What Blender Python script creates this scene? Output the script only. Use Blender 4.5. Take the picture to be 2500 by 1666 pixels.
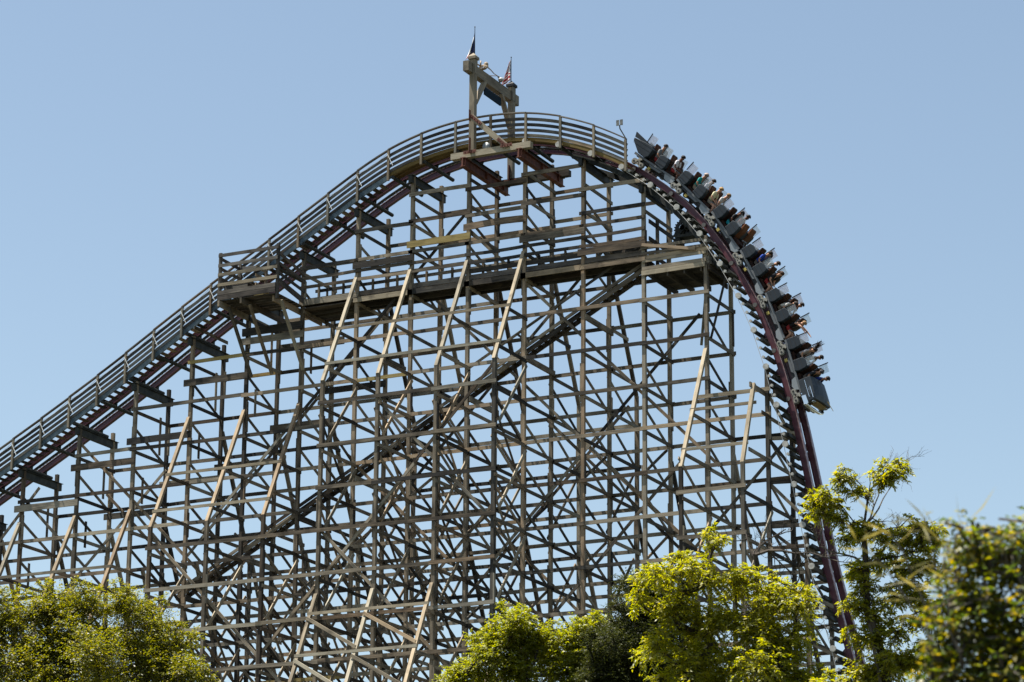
import bpy, bmesh, math, random
import numpy as np
from mathutils import Vector, Matrix

random.seed(7); RNG = np.random.default_rng(7)
scene = bpy.context.scene
for o in list(bpy.data.objects): bpy.data.objects.remove(o)
COL = scene.collection

# ------------------------------------------------------------------ camera
# X runs along the lift hill, Y across the track (away from the viewer), Z up; metres
CAM = Vector((78.385, -107.596, 1.7))
PITCH, YAW, ROLL = 0.28462, -0.46743, 0.00769
fw = Vector((math.sin(YAW)*math.cos(PITCH), math.cos(YAW)*math.cos(PITCH), math.sin(PITCH)))
rt = Vector((math.cos(YAW), -math.sin(YAW), 0)); up_ = rt.cross(fw)
rt, up_ = rt*math.cos(ROLL)+up_*math.sin(ROLL), -rt*math.sin(ROLL)+up_*math.cos(ROLL)
cd = bpy.data.cameras.new('camera'); cam = bpy.data.objects.new('camera', cd); COL.objects.link(cam)
cam.matrix_world = Matrix(((rt.x, up_.x, -fw.x, CAM.x), (rt.y, up_.y, -fw.y, CAM.y), (rt.z, up_.z, -fw.z, CAM.z), (0, 0, 0, 1)))
cd.sensor_width = 36.0; cd.lens = 105.08; cd.clip_start = 0.5; cd.clip_end = 6000
cd.dof.use_dof = True; cd.dof.focus_distance = 124.0; cd.dof.aperture_fstop = 5.6
scene.camera = cam

# ------------------------------------------------------------------ world, sun, exposure
SUN = Vector((-0.29, -0.11, 0.95)).normalized()
w = bpy.data.worlds.new('World'); scene.world = w; w.use_nodes = True
nt = w.node_tree; bg = nt.nodes['Background']
sky = nt.nodes.new('ShaderNodeTexSky'); sky.sky_type = 'NISHITA'; sky.sun_disc = False
sky.sun_elevation = math.asin(SUN.z); sky.sun_rotation = math.atan2(SUN.x, SUN.y)
sky.altitude = 200; sky.air_density = 1.0; sky.dust_density = 1.0; sky.ozone_density = 1.0
hz = nt.nodes.new('ShaderNodeVectorMath'); hz.operation = 'MULTIPLY'; hz.inputs[1].default_value = (1.09, 1.02, .885); nt.links.new(sky.outputs[0], hz.inputs[0])
nt.links.new(hz.outputs[0], bg.inputs[0]); bg.inputs[1].default_value = 0.076
sl = bpy.data.lights.new('sun', 'SUN'); sl.energy = 5.0; sl.angle = math.radians(0.53); sl.color = (1.0, 0.95, 0.86)
so = bpy.data.objects.new('sun', sl); COL.objects.link(so)
so.rotation_euler = (-SUN).to_track_quat('-Z', 'Y').to_euler(); so.location = (0, -40, 120)
vs = scene.view_settings
vs.view_transform = 'Standard'; vs.look = 'None'; vs.gamma = 1; vs.use_curve_mapping = False; vs.exposure = 1.25

# ------------------------------------------------------------------ materials
def mat(name, col=(.5, .5, .5), rough=.6, metal=0., spec=.4):
    m = bpy.data.materials.new(name); m.use_nodes = True
    b = m.node_tree.nodes['Principled BSDF']
    b.inputs['Base Color'].default_value = (*col, 1); b.inputs['Roughness'].default_value = rough
    b.inputs['Metallic'].default_value = metal; b.inputs['Specular IOR Level'].default_value = spec
    return m
def wood(name, dark, mid, light, var=1.0, spots=.5):
    """weathered timber: grain along local X, tone different for every board"""
    m = bpy.data.materials.new(name); m.use_nodes = True; t = m.node_tree; N = t.nodes; Lk_ = t.links
    b = N['Principled BSDF']; b.inputs['Roughness'].default_value = .82; b.inputs['Specular IOR Level'].default_value = .25
    tc = N.new('ShaderNodeTexCoord'); oi = N.new('ShaderNodeObjectInfo'); geo = N.new('ShaderNodeNewGeometry')
    rnd = N.new('ShaderNodeMath'); rnd.operation = 'ADD'; Lk_.new(oi.outputs['Random'], rnd.inputs[0]); Lk_.new(geo.outputs['Random Per Island'], rnd.inputs[1])
    fr = N.new('ShaderNodeMath'); fr.operation = 'FRACT'; Lk_.new(rnd.outputs[0], fr.inputs[0])
    off = N.new('ShaderNodeVectorMath'); off.operation = 'SCALE'; off.inputs[0].default_value = (37., 11., 23.); Lk_.new(fr.outputs[0], off.inputs['Scale'])
    add = N.new('ShaderNodeVectorMath'); add.operation = 'ADD'; Lk_.new(tc.outputs['Object'], add.inputs[0]); Lk_.new(off.outputs[0], add.inputs[1])
    mp = N.new('ShaderNodeMapping'); mp.inputs['Scale'].default_value = (1.3, 24, 24); Lk_.new(add.outputs[0], mp.inputs[0])
    n1 = N.new('ShaderNodeTexNoise'); n1.inputs['Scale'].default_value = 1.; n1.inputs['Detail'].default_value = 6; Lk_.new(mp.outputs[0], n1.inputs[0])
    mp2 = N.new('ShaderNodeMapping'); mp2.inputs['Scale'].default_value = (.9, 3, 3); Lk_.new(add.outputs[0], mp2.inputs[0])
    n2 = N.new('ShaderNodeTexNoise'); n2.inputs['Scale'].default_value = 1.; n2.inputs['Detail'].default_value = 4; Lk_.new(mp2.outputs[0], n2.inputs[0])
    cr = N.new('ShaderNodeValToRGB'); e = cr.color_ramp
    e.elements[0].position = .28; e.elements[0].color = (*dark, 1); e.elements[1].position = .74; e.elements[1].color = (*light, 1)
    x = e.elements.new(.5); x.color = (*mid, 1)
    mx = N.new('ShaderNodeMath'); mx.operation = 'MULTIPLY_ADD'; mx.inputs[1].default_value = .5; Lk_.new(n1.outputs[0], mx.inputs[0])
    m2 = N.new('ShaderNodeMath'); m2.operation = 'MULTIPLY'; m2.inputs[1].default_value = .5; Lk_.new(n2.outputs[0], m2.inputs[0]); Lk_.new(m2.outputs[0], mx.inputs[2])
    m3 = N.new('ShaderNodeMath'); m3.operation = 'MULTIPLY_ADD'; m3.inputs[1].default_value = .34*var; m3.inputs[2].default_value = -.17*var; Lk_.new(fr.outputs[0], m3.inputs[0])
    m4 = N.new('ShaderNodeMath'); m4.operation = 'ADD'; Lk_.new(mx.outputs[0], m4.inputs[0]); Lk_.new(m3.outputs[0], m4.inputs[1])
    Lk_.new(m4.outputs[0], cr.inputs[0])
    # dark stains
    n3 = N.new('ShaderNodeTexNoise'); n3.inputs['Scale'].default_value = 1.7; n3.inputs['Detail'].default_value = 5; Lk_.new(add.outputs[0], n3.inputs[0])
    r3 = N.new('ShaderNodeMapRange'); r3.inputs[1].default_value = .54; r3.inputs[2].default_value = .72; r3.inputs[3].default_value = 1; r3.inputs[4].default_value = 1-spots; Lk_.new(n3.outputs[0], r3.inputs[0])
    mm = N.new('ShaderNodeVectorMath'); mm.operation = 'SCALE'; Lk_.new(cr.outputs[0], mm.inputs[0]); Lk_.new(r3.outputs[0], mm.inputs['Scale'])
    r7 = N.new('ShaderNodeMath'); r7.operation = 'MULTIPLY'; r7.inputs[1].default_value = 7.31; Lk_.new(fr.outputs[0], r7.inputs[0]); f7 = N.new('ShaderNodeMath'); f7.operation = 'FRACT'; Lk_.new(r7.outputs[0], f7.inputs[0])
    ct = N.new('ShaderNodeValToRGB'); g_ = ct.color_ramp; g_.elements[0].color = (.92, 1.0, 1.08, 1); g_.elements[1].color = (1.08, .92, .80, 1); x = g_.elements.new(.35); x.color = (1, 1, 1, 1); x = g_.elements.new(.75); x.color = (1.02, .99, .95, 1)
    Lk_.new(f7.outputs[0], ct.inputs[0]); tm = N.new('ShaderNodeVectorMath'); tm.operation = 'MULTIPLY'; Lk_.new(mm.outputs[0], tm.inputs[0]); Lk_.new(ct.outputs[0], tm.inputs[1])
    Lk_.new(tm.outputs[0], b.inputs['Base Color'])
    bp_ = N.new('ShaderNodeBump'); bp_.inputs['Strength'].default_value = .35; bp_.inputs['Distance'].default_value = .01; Lk_.new(n1.outputs[0], bp_.inputs['Height']); Lk_.new(bp_.outputs[0], b.inputs['Normal'])
    return m
def worn(name, c1, c2, scale=3., rough=.55, metal=0., lo=.4, hi=.65, spec=.4):
    """painted or rusted metal, two tones in blotches"""
    m = bpy.data.materials.new(name); m.use_nodes = True; t = m.node_tree; N = t.nodes
    b = N['Principled BSDF']; b.inputs['Roughness'].default_value = rough; b.inputs['Metallic'].default_value = metal; b.inputs['Specular IOR Level'].default_value = spec
    tc = N.new('ShaderNodeTexCoord'); n = N.new('ShaderNodeTexNoise'); n.inputs['Scale'].default_value = scale; n.inputs['Detail'].default_value = 7
    t.links.new(tc.outputs['Object'], n.inputs[0]); cr = N.new('ShaderNodeValToRGB')
    cr.color_ramp.elements[0].position = lo; cr.color_ramp.elements[0].color = (*c1, 1); cr.color_ramp.elements[1].position = hi; cr.color_ramp.elements[1].color = (*c2, 1)
    t.links.new(n.outputs[0], cr.inputs[0]); t.links.new(cr.outputs[0], b.inputs['Base Color'])
    return m
def leaf_mat(name, cols, trans=.45, gloss=.10):
    m = bpy.data.materials.new(name); m.use_nodes = True; t = m.node_tree; N = t.nodes; N.remove(N['Principled BSDF'])
    geo = N.new('ShaderNodeNewGeometry'); cr = N.new('ShaderNodeValToRGB'); e = cr.color_ramp
    e.elements[0].color = (*cols[0], 1); e.elements[1].color = (*cols[-1], 1); e.elements[1].position = 1
    for i, c_ in enumerate(cols[1:-1]): x = e.elements.new((i+1)/(len(cols)-1)); x.color = (*c_, 1)
    t.links.new(geo.outputs['Random Per Island'], cr.inputs[0])
    d = N.new('ShaderNodeBsdfDiffuse'); tr = N.new('ShaderNodeBsdfTranslucent'); g = N.new('ShaderNodeBsdfGlossy'); g.inputs['Roughness'].default_value = .48
    g.inputs['Color'].default_value = (1, 1, 1, 1)
    hs = N.new('ShaderNodeHueSaturation'); hs.inputs['Value'].default_value = 1.75; hs.inputs['Saturation'].default_value = 1.1; hs.inputs['Hue'].default_value = .485
    t.links.new(cr.outputs[0], d.inputs[0]); t.links.new(cr.outputs[0], hs.inputs['Color']); t.links.new(hs.outputs[0], tr.inputs[0])
    a = N.new('ShaderNodeMixShader'); a.inputs[0].default_value = trans; t.links.new(d.outputs[0], a.inputs[1]); t.links.new(tr.outputs[0], a.inputs[2])
    c2 = N.new('ShaderNodeMixShader'); c2.inputs[0].default_value = gloss; t.links.new(a.outputs[0], c2.inputs[1]); t.links.new(g.outputs[0], c2.inputs[2])
    t.links.new(c2.outputs[0], N['Material Output'].inputs[0])
    return m
W = wood('weathered_timber', (.032, .028, .024), (.116, .096, .071), (.295, .246, .180), 1.5)
WB = wood('pale_sunlit_timber', (.13, .108, .078), (.275, .232, .165), (.42, .365, .27), .9, .45)  # pale boards; on the front raking posts sunlight is painted into this tone
WY = wood('new_treated_timber', (.13, .10, .035), (.27, .205, .075), (.36, .29, .13), .5, .25)
WK = wood('honey_deck_timber', (.07, .045, .012), (.14, .095, .028), (.22, .16, .06), .5, .3)
WG = wood('grey_gantry_timber', (.10, .088, .068), (.20, .172, .130), (.31, .27, .205), .4, .3)
WD = wood('dark_stained_timber', (.020, .018, .016), (.052, .044, .036), (.12, .10, .075), .8)
WR = wood('handrail_timber', (.036, .033, .031), (.110, .096, .082), (.24, .208, .168), 1.1)
M_steel = worn('dark_green_steel', (.016, .018, .017), (.045, .048, .043), 4, .6, 0, .4, .65, .2)
M_blue = worn('weathered_blue_steel', (.045, .075, .10), (.15, .19, .21), 2.5, .6)
M_red = worn('rust_red_steel', (.085, .026, .016), (.175, .056, .032), 3.5, .7)
M_rail = worn('maroon_rail_paint', (.055, .012, .020), (.115, .030, .042), 1.5, .42, 0, .3, .75, .5)
M_railtop = worn('worn_running_surface', (.20, .10, .10), (.38, .28, .27), 6, .35, .4)
M_white = worn('white_painted_metal', (.28, .275, .25), (.46, .45, .41), 8, .5, 0, .3, .6)
M_chain = worn('chain_steel', (.05, .05, .05), (.30, .29, .27), 14, .4, .8)
M_dark = worn('black_steel', (.008, .009, .010), (.03, .03, .032), 6, .5)
M_body = worn('charcoal_car_paint', (.019, .026, .034), (.028, .037, .047), 2, .5, 0, .3, .7, .2)
M_body2 = mat('grey_chassis_paint', (.12, .13, .14), .5)
M_panel = mat('light_grey_panel', (.24, .265, .285), .5)
M_seat = worn('shaded_seat_leather', (.022, .009, .006), (.050, .019, .010), 5, .65, 0, .4, .65, .15)  # seat leather with the shade of the occupied rows painted in
M_seat2 = worn('sunlit_seat_leather', (.10, .034, .012), (.17, .060, .020), 5, .6, 0, .4, .65, .2)  # same seat leather, sunlight painted in for the empty row
M_tyre = mat('wheel_polyurethane', (.10, .095, .09), .5)
M_bogie = worn('cream_bogie_paint', (.22, .21, .18), (.36, .34, .29), 7, .5)
M_chrome = mat('chrome', (.75, .75, .75), .16, 1.)
M_gold = mat('brass_trim', (.55, .40, .20), .3, 1.)
M_yel = mat('yellow_block', (.42, .33, .08), .6)
M_sign = mat('navy_sign_panel', (.008, .018, .030), .8, 0, .1)
M_cap = mat('black_post_cap', (.012, .013, .016), .6, 0, .2)
M_bone = mat('bone_plaster', (.28, .215, .145), .7)
M_tube = mat('white_light_tube', (.75, .75, .72), .4)
M_cable = mat('grey_cable', (.45, .44, .42), .6)
M_bark = worn('bark', (.022, .017, .013), (.075, .060, .045), 5, .9)
M_greybark = worn('grey_bark', (.06, .05, .042), (.17, .145, .12), 6, .9)
def plastic(name, tint, a):
    m = bpy.data.materials.new(name); m.use_nodes = True; t = m.node_tree; N = t.nodes; N.remove(N['Principled BSDF'])
    tr = N.new('ShaderNodeBsdfTransparent'); tr.inputs[0].default_value = (*tint, 1)
    di = N.new('ShaderNodeBsdfDiffuse'); di.inputs[0].default_value = (.75, .78, .78, 1)
    tl = N.new('ShaderNodeBsdfTranslucent'); tl.inputs[0].default_value = (.75, .80, .80, 1)
    gl = N.new('ShaderNodeBsdfGlossy'); gl.inputs['Roughness'].default_value = .12
    m0 = N.new('ShaderNodeMixShader'); m0.inputs[0].default_value = .5; t.links.new(di.outputs[0], m0.inputs[1]); t.links.new(tl.outputs[0], m0.inputs[2])
    m1 = N.new('ShaderNodeMixShader'); m1.inputs[0].default_value = a; t.links.new(tr.outputs[0], m1.inputs[1]); t.links.new(m0.outputs[0], m1.inputs[2])
    fr = N.new('ShaderNodeFresnel'); fr.inputs[0].default_value = 1.35
    m2 = N.new('ShaderNodeMixShader'); t.links.new(fr.outputs[0], m2.inputs[0]); t.links.new(m1.outputs[0], m2.inputs[1]); t.links.new(gl.outputs[0], m2.inputs[2])
    t.links.new(m2.outputs[0], N['Material Output'].inputs[0]); return m
M_clear = plastic('clear_polycarbonate', (.93, .95, .95), .26)
M_clear2 = plastic('hazy_polycarbonate', (.95, .90, .92), .34)

# ------------------------------------------------------------------ helpers
INV = {}
def thing(name, label, cat, M=None, group=None, kind=None):
    o = bpy.data.objects.new(name, None); COL.objects.link(o); o.empty_display_size = .3
    if M is None: M = Matrix.Identity(4)
    elif not isinstance(M, Matrix): M = Matrix.Translation(Vector(M))
    o.matrix_world = M; INV[o.name] = M.inverted()
    tag(o, label, cat, group, kind); return o
def tag(o, label=None, cat=None, group=None, kind=None):
    if label: o['label'] = label
    if cat: o['category'] = cat
    if group: o['group'] = group
    if kind: o['kind'] = kind
    return o
def link(name, me, m, parent=None, M=None, local=False):
    """one mesh object; M is a world matrix unless local"""
    o = bpy.data.objects.new(name, me); COL.objects.link(o)
    if m is not None and not me.materials:
        for q in (m if isinstance(m, (list, tuple)) else [m]): me.materials.append(q)
    if M is None: M = Matrix.Identity(4)
    if parent is not None:
        o.parent = parent
        if not local:
            if parent.name not in INV: INV[parent.name] = parent.matrix_world.inverted()
            M = INV[parent.name] @ M
            o.matrix_basis = M; return o
    o.matrix_basis = M; return o
def child(o, name, me, m, M=None):   # sub-part in the frame of the part
    c_ = bpy.data.objects.new(name, me); COL.objects.link(c_); c_.parent = o
    if m is not None and not me.materials: me.materials.append(m)
    if M is not None: c_.matrix_basis = M
    return c_
BOXF = [(0, 1, 3, 2), (4, 6, 7, 5), (0, 4, 5, 1), (2, 3, 7, 6), (0, 2, 6, 4), (1, 5, 7, 3)]
def boxv(lx, ly, lz, bow=0.):
    return [(x*lx/2, y*ly/2, z*lz/2) for x in (-1, 1) for y in (-1, 1) for z in (-1, 1)]
def mesh(name, V, F):
    me = bpy.data.meshes.new(name); me.from_pydata([tuple(v) for v in V], [], F); me.update(); return me
def frame(A, B, up=(0, 0, 1)):
    A = Vector(A); B = Vector(B); d = B-A; ln = d.length; d.normalize()
    u = Vector(up); u = u-d*u.dot(d)
    if u.length < 1e-4: u = Vector((0, 1, 0))-d*d.y
    u.normalize(); s = u.cross(d); mid = (A+B)/2
    return Matrix(((d.x, s.x, u.x, mid.x), (d.y, s.y, u.y, mid.y), (d.z, s.z, u.z, mid.z), (0, 0, 0, 1))), ln
MC = {}
def board(name, parent, A, B, wd, h, m=None, up=(0, 0, 1), bow=0.):
    M, ln = frame(A, B, up); key = (round(ln, 2), wd, h, round(bow, 3), (m or W).name)
    if key not in MC:
        if bow:
            n = 6; V = []; F = []
            for i in range(n+1):
                t = i/n; x = (t-.5)*ln; zz = bow*4*t*(1-t)
                V += [(x, y*wd/2, z*h/2+zz) for y in (-1, 1) for z in (-1, 1)]
            for i in range(n):
                a = 4*i; b = a+4
                F += [(a, b, b+1, a+1), (a+2, a+3, b+3, b+2), (a, a+2, b+2, b), (a+1, b+1, b+3, a+3)]
            F += [(0, 1, 3, 2), (4*n, 4*n+2, 4*n+3, 4*n+1)]
            me = mesh(name, V, F)
        else: me = mesh(name, boxv(ln, wd, h), BOXF)
        me.materials.append(m or W); MC[key] = me
    return link(name, MC[key], None, parent, M)
def joined(name, parent, segs, m, label=None):
    V = []; F = []
    for A, B, wd, h, up in segs:
        M, ln = frame(A, B, up); b = len(V); V += [M @ Vector(v) for v in boxv(ln, wd, h)]; F += [tuple(i+b for i in f) for f in BOXF]
    o = link(name, mesh(name, V, F), m, parent); o['kind'] = 'stuff'
    if label: o['label'] = label
    return o
def tube(pts, rad, n=8, cap=True):
    """V,F of a tube along pts; rad number or list"""
    pts = [Vector(p) for p in pts]; V = []; F = []; prev = None
    for i, p in enumerate(pts):
        d = (pts[min(i+1, len(pts)-1)]-pts[max(i-1, 0)]).normalized()
        if prev is None: a = d.orthogonal().normalized()
        else: a = (prev-d*prev.dot(d)); a = a.normalized() if a.length > 1e-5 else d.orthogonal().normalized()
        prev = a; b = d.cross(a); r = rad[i] if isinstance(rad, (list, tuple)) else rad
        V += [p+(a*math.cos(2*math.pi*k/n)+b*math.sin(2*math.pi*k/n))*r for k in range(n)]
    for i in range(len(pts)-1):
        for k in range(n): F.append((i*n+k, i*n+(k+1) % n, (i+1)*n+(k+1) % n, (i+1)*n+k))
    if cap: F.append(tuple(range(n-1, -1, -1))); F.append(tuple(range((len(pts)-1)*n, len(pts)*n)))
    return V, F
class MB:
    def __init__(s): s.V = []; s.F = []
    def add(s, V, F): b = len(s.V); s.V += [Vector(v) for v in V]; s.F += [tuple(i+b for i in f) for f in F]; return s
    def box(s, c_, d): return s.add([(c_[0]+x*d[0]/2, c_[1]+y*d[1]/2, c_[2]+z*d[2]/2) for x in (-1, 1) for y in (-1, 1) for z in (-1, 1)], BOXF)
    def bar(s, A, B, wd, h, up=(0, 0, 1)):
        M, ln = frame(A, B, up); return s.add([M @ Vector(v) for v in boxv(ln, wd, h)], BOXF)
    def tube(s, p, r, n=8): return s.add(*tube(p, r, n))
    def prism(s, poly, y0, y1):   # poly in x,z ; extruded in y
        n = len(poly); V = [(x, y0, z) for x, z in poly]+[(x, y1, z) for x, z in poly]
        ar = sum(poly[i][0]*poly[(i+1) % n][1]-poly[(i+1) % n][0]*poly[i][1] for i in range(n))
        F = [tuple(range(n)), tuple(range(2*n-1, n-1, -1))]+[(i, n+i, n+(i+1) % n, (i+1) % n) for i in range(n)]
        if ar < 0: F = [f[::-1] for f in F]
        return s.add(V, F)
    def mesh(s, name): 
        me = mesh(name, s.V, s.F); return me
def smooth(me):
    me.polygons.foreach_set('use_smooth', [True]*len(me.polygons)); return me
def J(a): return random.uniform(-a, a)

# ------------------------------------------------------------------ ground
def ground():
    m = worn('grass_ground', (.022, .028, .014), (.050, .050, .032), .15, .95)
    n = 40; V = []; F = []
    for i in range(n+1):
        for j in range(n+1):
            V.append((-2500+5000*i/n, -2500+5000*j/n, 0))
    for i in range(n):
        for j in range(n): F.append((i*(n+1)+j, (i+1)*(n+1)+j, (i+1)*(n+1)+j+1, i*(n+1)+j+1))
    o = link('ground', mesh('ground', V, F), m); tag(o, 'grassy park ground under the roller coaster', 'ground', kind='structure')
ground()

# ------------------------------------------------------------------ track profile  (x, z of running rail top)
HR = [(-1.74, 34.91), (1.37, 36.58), (2.8, 37.41), (4., 38.07), (7.91, 40.47), (9.62, 41.46), (11.87, 42.73), (14.13, 44.03), (16.82, 45.6), (18.19, 46.3), (19.61, 46.74), (21.06, 47.), (22.07, 47.09), (23.92, 47.04), (25.37, 46.86), (26.83, 46.4), (28.32, 45.74)]
RP = [(a, b-.85) for a, b in HR]+[(29.66, 44.1), (30.62, 43.38), (31.47, 42.63), (32.12, 41.98), (32.68, 41.3), (33.14, 40.69), (33.6, 39.99), (34.05, 39.21), (34.53, 38.35), (34.98, 37.51), (35.33, 36.71), (35.63, 35.88), (35.89, 35.1), (36.12, 34.19), (36.31, 33.52), (36.48, 32.93), (36.68, 31.88), (37.16, 29.48), (37.73, 26.44), (38.39, 23.79), (39.5, 19.3), (40.9, 14.8), (43.2, 10.2), (47., 6.6), (52., 5.0)]
RP = np.array(RP); _s = np.r_[0, np.cumsum(np.hypot(*np.diff(RP, axis=0).T))]; SS = np.arange(0, _s[-1], .25)
def _sm(v):
    y = np.interp(SS, _s, v)
    for _ in range(24): y[1:-1] = (y[:-2]+2*y[1:-1]+y[2:])/4
    return y
TX = _sm(RP[:, 0]); TZ = _sm(RP[:, 1])
# carry the lift on to the left, below the picture edge
EXT = 14.0; _d = np.array([TX[4]-TX[0], TZ[4]-TZ[0]]); _d /= np.hypot(*_d); _e = np.arange(-EXT, 0, .25)
TX = np.r_[TX[0]+_e*_d[0], TX]; TZ = np.r_[TZ[0]+_e*_d[1], TZ]; SS = np.r_[_e, SS]
def tpos(s): return float(np.interp(s, SS, TX)), float(np.interp(s, SS, TZ))
def tfr(s):
    a = tpos(s-.3); b = tpos(s+.3); t = np.array([b[0]-a[0], b[1]-a[1]]); t /= np.hypot(*t); return t, np.array([-t[1], t[0]])
def zr(L):            # rail height above x = L (single valued)
    return float(np.interp(L, TX, TZ))
def s_at(L): return float(np.interp(L, TX, SS))
def zh(L): return zr(L)+.85      # handrail top
TC = 1.27; TN = .72; TF = 1.82; TH = -.42
def P(s, n, T):       # world point at arc s, n above rail top, across T
    x, z = tpos(s); t, nn = tfr(s); return Vector((x+nn[0]*n, T, z+nn[1]*n))

# ------------------------------------------------------------------ timber trestle
LK = {-3: -9.75, -2: -6.7, -1: -3.65, 0: -.64, 1: 2.35, 2: 5.29, 3: 8.18, 4: 11.03, 5: 13.82, 6: 16.55, 7: 19.22, 8: 21.97, 9: 24.65, 10: 27.38, 11: 30.16, 12: 32.94, 13: 35.55, 14: 37.08}
ZJ = lambda j: 37.93-1.829*j
FAR = 2.60; ON = -2.75; OF = 5.35; ON2 = -5.45; OF2 = 8.05
trestle = thing('wooden_trestle', 'tall weathered timber trestle of posts, ledgers and braces under the lift hill', 'trestle', (17, 1.3, 0))
MEM = {}
def mem(kind, A, B, wd, h, m=None, up=(0, 0, 1), bow=0., pri=0.):
    zt = max(A[2], B[2]); vis = 0 if zt < 20.5 else 10
    pr = vis + (B[2]+A[2])*.01 - (A[1]+B[1])*.15 + pri
    MEM.setdefault(kind, []).append((pr, A, B, wd, h, m, up, bow))
def ztop(k):
    L = LK[k]
    if k == 12: return 39.95
    if k == 13: return 34.45
    if k == 14: return 27.5
    return zr(L)-.62 if k < 10 else zr(L)-.75
def stair_z(L): return 37.95+.535*(L-27.12)
def blocked(L, z): zs = stair_z(L); return 6 < L < 30.3 and zs-.7 < z < zs+1.7
P_W = .15
near_top = {k: ztop(k) for k in LK}
near_top[12] = 40.35; near_top[11] = 43.0
def batterspec(side):
    d = {}
    for k in (-3, -2, -1, 0, 1, 2): d[k] = (31.5, 26.1)
    for k in (3, 4, 5): d[k] = (35.4, 29.85)
    for k in (6, 7, 8, 9): d[k] = (40.8, 35.4)
    if side < 0:
        d[12] = (35.5, 29.95); d[13] = (33.4, 29.85)
    else:
        d[10] = (40.8, 35.5); d[11] = (31.7, 26.2); d[12] = (31.7, 26.2); d[13] = (28., 22.6)
    return d
BN = batterspec(-1); BF = batterspec(1)
def post(L, T, z0, z1, m=None):
    mem('post', (L+J(.01), T+J(.01), z0), (L+J(.015), T+J(.015), z1), P_W, P_W, m, (0, 1, 0), pri=3)
    z = z1-random.uniform(1.2, 2.4)
    while z > 20.5:
        h = random.uniform(1.1, 1.7); sd = random.choice((1, 1, -1))
        mem('splice_plate', (L+sd*(P_W/2+.022), T+J(.01), z-h), (L+sd*(P_W/2+.022), T+J(.01), z), .045, .14, None, (0, 1, 0))
        z -= random.uniform(3.0, 4.4)
for k in LK:
    L = LK[k]
    post(L, 0, 0, near_top[k]); post(L, FAR, 0, ztop(k)+(.28 if k < 8 else 0.1))
    if k in BN:
        zt, zf = BN[k]; t0 = 0 if k != 13 else -1.35
        mem('batter_post', (L-.02, t0-.06, zt), (L, ON-.02, zf), .15, .14, WB, (0, -1, 0), pri=9)  # paler wood than the rear rakers: sunlight put into the colour
        post(L, ON, 0, zf+.05)
    if k in BF:
        zt, zf = BF[k]; mem('batter_post', (L, FAR+.06, zt), (L, OF, zf), .15, .14, None, (0, -1, 0), pri=3); post(L, OF, 0, zf)
    if k in (6, 7, 8, 5, 9):
        zt, zf = (26.25, 20.75) if k in (6, 7, 8) else (22.6, 17.1)
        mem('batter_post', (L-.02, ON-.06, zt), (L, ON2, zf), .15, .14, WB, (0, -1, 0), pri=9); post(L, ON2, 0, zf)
    if 1 <= k <= 10:
        mem('batter_post', (L, OF+.05, 30.2), (L, OF2, 24.7), .15, .14, None, (0, -1, 0)); post(L, OF2, 0, 24.7)
# longitudinal ledgers, boards over two bays
def run(T, ks, zf, side, h=.16, m=None):
    i = 0
    ks = list(ks)
    while i < len(ks)-1:
        n = min(2 if random.random() < .8 else 1, len(ks)-1-i)
        a, b = LK[ks[i]]-.16, LK[ks[i+n]]+.16
        z = zf+J(.02); off = side*(.1+.004*(i % 3)); mm = m
        if mm is None and random.random() < .035: mm = WY
        if mm is None and random.random() < .06: mm = WB
        mem('ledger', (a, T+off, z+J(.02)), (b, T+off, z+J(.02)), .045, h, mm, (0, 0, 1), 0. if random.random() < .8 else J(.035)); i += n
def ok(k, z, top): return z < top[k]-.5
for j in range(-1, 20):
    z = ZJ(j)
    if z < 20 and j % 2: continue
    for T, side, top in ((0, -1, near_top), (FAR, 1, {k: ztop(k) for k in LK})):
        ks = [k for k in sorted(LK) if ok(k, z, top)]
        if j == -1: ks = [k for k in ks if 11 <= k] if T == 0 else ks
        if len(ks) > 1: run(T, ks, z-(.1 if side > 0 else 0), side)
    for T, B_, side in ((ON, BN, -1), (OF, BF, 1)):
        ks = []
        for k in sorted(B_)+[99]:
            inn = k != 99 and z < B_[k][1]-.1
            if inn and (not ks or list(LK).index(k)-list(LK).index(ks[-1]) == 1): ks.append(k)
            else:
                if len(ks) > 1: run(T, ks, z+(.14 if side < 0 else -.05), side)
                ks = [k] if inn else []
    if z < 24.6: run(OF2, range(1, 11), z, 1)
    if z < 20.7: run(ON2, range(6, 9), z, -1)
# ledgers lying on the raking posts
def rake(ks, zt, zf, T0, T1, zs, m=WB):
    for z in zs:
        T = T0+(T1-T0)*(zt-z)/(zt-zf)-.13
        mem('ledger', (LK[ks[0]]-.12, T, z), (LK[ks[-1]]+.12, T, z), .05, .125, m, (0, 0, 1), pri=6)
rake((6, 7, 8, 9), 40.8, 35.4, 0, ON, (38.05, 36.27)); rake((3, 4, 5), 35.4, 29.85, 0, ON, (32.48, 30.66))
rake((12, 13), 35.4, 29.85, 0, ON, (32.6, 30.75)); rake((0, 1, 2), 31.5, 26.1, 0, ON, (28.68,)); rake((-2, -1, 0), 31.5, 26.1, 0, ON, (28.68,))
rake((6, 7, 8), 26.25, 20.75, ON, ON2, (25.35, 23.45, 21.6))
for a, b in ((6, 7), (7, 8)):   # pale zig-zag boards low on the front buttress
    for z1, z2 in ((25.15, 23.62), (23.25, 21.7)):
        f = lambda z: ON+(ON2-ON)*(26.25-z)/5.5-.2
        mem('long_brace', (LK[a]-.05, f(z1), z1), (LK[b]+.05, f(z2), z2), .045, .14, WB, (0, 0, 1), pri=6)
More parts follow.
